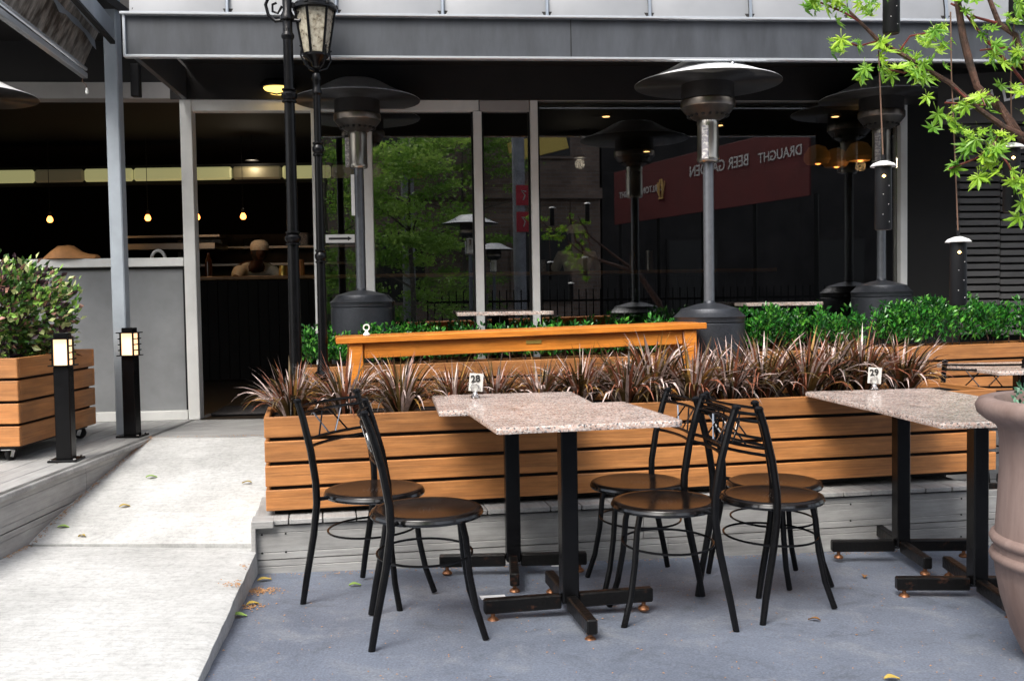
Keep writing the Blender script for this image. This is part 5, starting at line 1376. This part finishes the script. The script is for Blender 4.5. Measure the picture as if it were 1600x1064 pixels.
fallen_leaf(1.50, 4.22, 'leaf_brown', .05, 1.2, 'curled brown leaf at the foot of the right rear table')
fallen_leaf(1.12, 2.92, 'leaf_yellow', .05, .1, 'yellow fallen leaf on the paving at the lower right')
mb = MB(); mb.box((0, 0, 0), (.10, .05, .0015), 0, rot=(.02, .03, .2)); o = mb.build('paper_scrap', M['paper']); o.location = (-.09, 3.84, gz(-.1, 3.84)+.006); tag(o, 'white paper scrap on the paving left under the granite tables', 'paper')
mb = MB(); mb.v = [(-.04, -.02, 0), (.04, -.02, .002), (.045, .02, .014), (0, .03, .03), (-.035, .018, .01)]; mb.f = [(0, 1, 3), (1, 2, 3), (0, 3, 4)]
o = mb.build('paper_scrap', M['paper']); o.location = (.20, 4.42, gz(.2, 4.42)+.003); tag(o, 'crumpled white paper scrap behind the front table base', 'paper')
rr = random.Random(40); mb = MB()
def bit(x, y, s_):
    z = on_ground(x, y)+.0005; a = rr.uniform(0, PI); c, s2 = math.cos(a)*s_, math.sin(a)*s_
    mb.add([(x-c, y-s2, z), (x+s2*.5, y-c*.5, z+s_*.4), (x+c, y+s2, z+.0005), (x-s2*.5, y+c*.5, z+s_*.5)], [(0, 1, 2, 3)])
for _ in range(150): bit(rr.gauss(-1.02, .035), rr.gauss(3.93, .03), .006)
for _ in range(90): bit(rr.gauss(-1.02, .04), rr.gauss(3.70, .025), .006)
for _ in range(420):
    y = rr.uniform(4.02, 5.7); x = -2.098+abs(rr.gauss(0, .012)); bit(x, y, .005) if y > 4.25 else bit(x-.0, y, .005)
for _ in range(90): bit(rr.uniform(-2.08, -1.1), 5.70-abs(rr.gauss(0, .012)), .005)
for _ in range(620):
    y = rr.uniform(2.5, 4.5); x = rr.uniform(-.95, 1.9); bit(x, y, rr.uniform(.002, .0055))
for _ in range(260): 
    x = rr.uniform(-1.05, 1.9); bit(x, 4.20+.195*(x+1.12)-abs(rr.gauss(0, .03)), .005)
stuff(mb.build('ground_debris', M['blossom'], None, raw=True))

# ------------------------------------------------------------------ across the street (seen as reflections in the glass)
BB = thing('brick_building', 'brown brick building across the street, seen only as a reflection in the glass', 'building', (0, -9, 0))
mb = MB(); mb.box((-2.5, -2, 4.2), (15, 4, 8.4)); mb.build('wall', M['brick'], BB)
for x in (-7, -3, .2, 3.6):
    for z in (1.9, 5.2):
        w = MB(); w.box((x, .03, z), (1.5, .08, 1.7), .01); wf = w.build('window', M['brick'], BB); w = MB(); w.box((x, .075, z), (1.36, .02, 1.56)); w.build('pane', M['int_floor'], wf)
mb = MB(); mb.box((-2.5, .12, 3.55), (15, .24, .25), .02); mb.build('string_course', M['brick'], BB)
DB = thing('dark_building', 'dark painted building across the street, faint in the right window reflection', 'building', (5.05, -9, 0))
mb = MB(); mb.box((9, -2, 3.9), (18, 4, 7.8)); mb.build('wall', M['darkwall'], DB)
for x in (2.2, 6, 10):
    w = MB(); w.box((x, .03, 1.5), (1.3, .08, 2.0), .01); wf = w.build('window', M['darkwall'], DB); w = MB(); w.box((x, .075, 1.5), (1.2, .02, 1.9)); w.build('pane', M['int_floor'], wf)
# red awning with the beer name
a0, a1 = Vector((3.93, -4.1, 0)), Vector((5.11, 1.1, 0)); dv = (a1-a0); aL = dv.length; ang = math.atan2(dv.y, dv.x)
AW = thing('red_awning', 'long red canvas awning with white lettering, reflected in the right hand window', 'awning', (a0.x, a0.y, 0), ang)
mb = MB(); mb.box((aL/2, 0, 2.95), (aL, .03, .95), .003); mb.build('valance', M['redawn'], AW)
mb = MB(); mb.box((aL/2, -.6, 3.5), (aL, 1.2, .04), .003, rot=(-.18, 0, 0)); mb.build('canopy_sheet', M['redawn'], AW)
mb = MB()
for i in range(5): mb.tube([(aL*i/4, -.1, 0), (aL*i/4, -.1, 2.5)], .03, 8)
mb.build('support_frame', M['blackpaint'], AW)
# text reads from the path side: local +Y faces west, so letters run toward -x
def awtext(s_, xl, z, size, m='letter_white'):
    put('lettering', text_mesh(s_, size, .003, 'lettering', M[m], .002), AW, (xl, .020, z), (PI/2, 0, PI))
awtext('CARLTON DRAUGHT', .95, 2.98, .155)
awtext('BEER GARDEN', 3.25, 3.12, .24)
awtext('DRAUGHT', 4.72, 3.10, .20)
# two rearing horses reduced to a gold heraldic shape
mb = MB()
for s_ in (-1, 1):
    mb.tube([(1.62+s_*.03, .022, 2.80), (1.62+s_*.07, .022, 2.92), (1.62+s_*.045, .022, 3.04), (1.62+s_*.02, .022, 3.12)], [.012, .03, .026, .012], 8)
    mb.tube([(1.62+s_*.075, .022, 2.94), (1.62+s_*.12, .022, 3.02), (1.62+s_*.11, .022, 3.08)], [.012, .010, .006], 6)
mb.tube([(1.55, .022, 2.80), (1.69, .022, 2.80)], .014, 6)
mb.build('crest', M['gold'], AW)
# street trees, poles, fence
def street_tree(loc, h, w, seed, label):
    t = thing('street_tree', label, 'tree', loc, 0, 'street trees behind the camera')
    rr = random.Random(seed)
    q = MB(); q.tube([(0, 0, 0), (.02, 0, h*.3), (-.03, .02, h*.6), (0, 0, h*.9)], [.05, .04, .03, .012], 8)
    for i in range(9):
        a = rr.uniform(0, 6.28); z = h*rr.uniform(.3, .75); q.tube([(0, 0, z), (math.cos(a)*w*.25, math.sin(a)*w*.25, z+.2), (math.cos(a)*w*.48, math.sin(a)*w*.48, z+.35)], [.02, .012, .004], 5)
    q.build('trunk', M['treebark'], t)
    bl2 = []
    for i in range(60):
        a = rr.uniform(0, 6.28); r = w*.5*math.sqrt(rr.random()); z = h*rr.uniform(.18, 1.0); bl2.append(Vector((math.cos(a)*r, math.sin(a)*r, z)))
    def tp(rr):
        c = rr.choice(bl2); return c+Vector((rr.gauss(0, .16), rr.gauss(0, .16), rr.gauss(0, .055))), Vector((rr.uniform(-1, 1), rr.uniform(-1, 1), -.2))
    stuff(leaf_cloud(rr, tp, 9000, .05, .085, .7, 0).build('crown', M['leaf_tree'], t, raw=True))
street_tree((.02, -1.9, .2), 3.5, 1.7, 3, 'leafy green street tree reflected in the middle window pane')
street_tree((-1.25, -3.0, .2), 4.0, 1.4, 4, 'second leafy street tree reflected beside the left heater')
street_tree((1.6, -7.6, .2), 4.6, 2.6, 6, 'dark street tree reflected above the chef in the right window')
for i, (x, y) in enumerate(((.117, -3.65), (1.99, -3.3))):
    t = thing('sign_pole', ['tall grey pole with one red sign, reflected in the middle window', 'tall grey pole with red signs, reflected near the mullion'][i], 'pole', (x, y, gz(x, y)))
    mb = MB(); mb.tube([(0, 0, 0), (0, 0, 6)], .11, 14); mb.build('shaft', M['polewood'], t)
    for z in ((3.2,) if i == 0 else (2.75, 2.3)):
        mb = MB(); mb.box((.12 if i == 0 else .05, .125, z), (.24, .02, .34), .003); mb.build('sign_board', M['signred'], t)
        mb = MB(); mb.tube([(.05, .138, z-.08), (.08, .138, z), (.02, .138, z+.08), (.10, .138, z+.06)], .012, 5); mb.build('emblem', M['letter_white'], t)
FN = thing('picket_fence', 'black iron picket fence behind the camera, reflected low in the glass', 'fence', (.3, -2.35, .2), math.atan2(1.3, 7.0))
pk = MB().box((0, 0, .55), (.018, .018, 1.1), .002).mesh('picket', M['blackpaint'])
for i in range(66): put('picket', pk, FN, (i*.115, 0, 0))
for z in (.15, .92): 
    mb = MB(); mb.box((3.75, 0, z), (7.6, .03, .035), .002); mb.build('rail', M['blackpaint'], FN)
dup(h2, (.78, -.75, .15), R(0), 'patio heater behind the camera reflected over the sliding window frame', scale=1.0)
dup(h2, (1.85, -5.2, .1), R(0), 'farthest patio heater behind the camera, reflected low beside the mullion', scale=.95)
YB = MB(); YB.box((0, 0, 0), (1.3, .05, .42), .01, rot=(0, -.25, 0)); o = YB.build('yellow_board', M['shadegold2'] if 'shadegold2' in M else M['brass']); o.location = (3.2, -7.4, 4.4); tag(o, 'yellow board across the street reflected high in the right window', 'board')
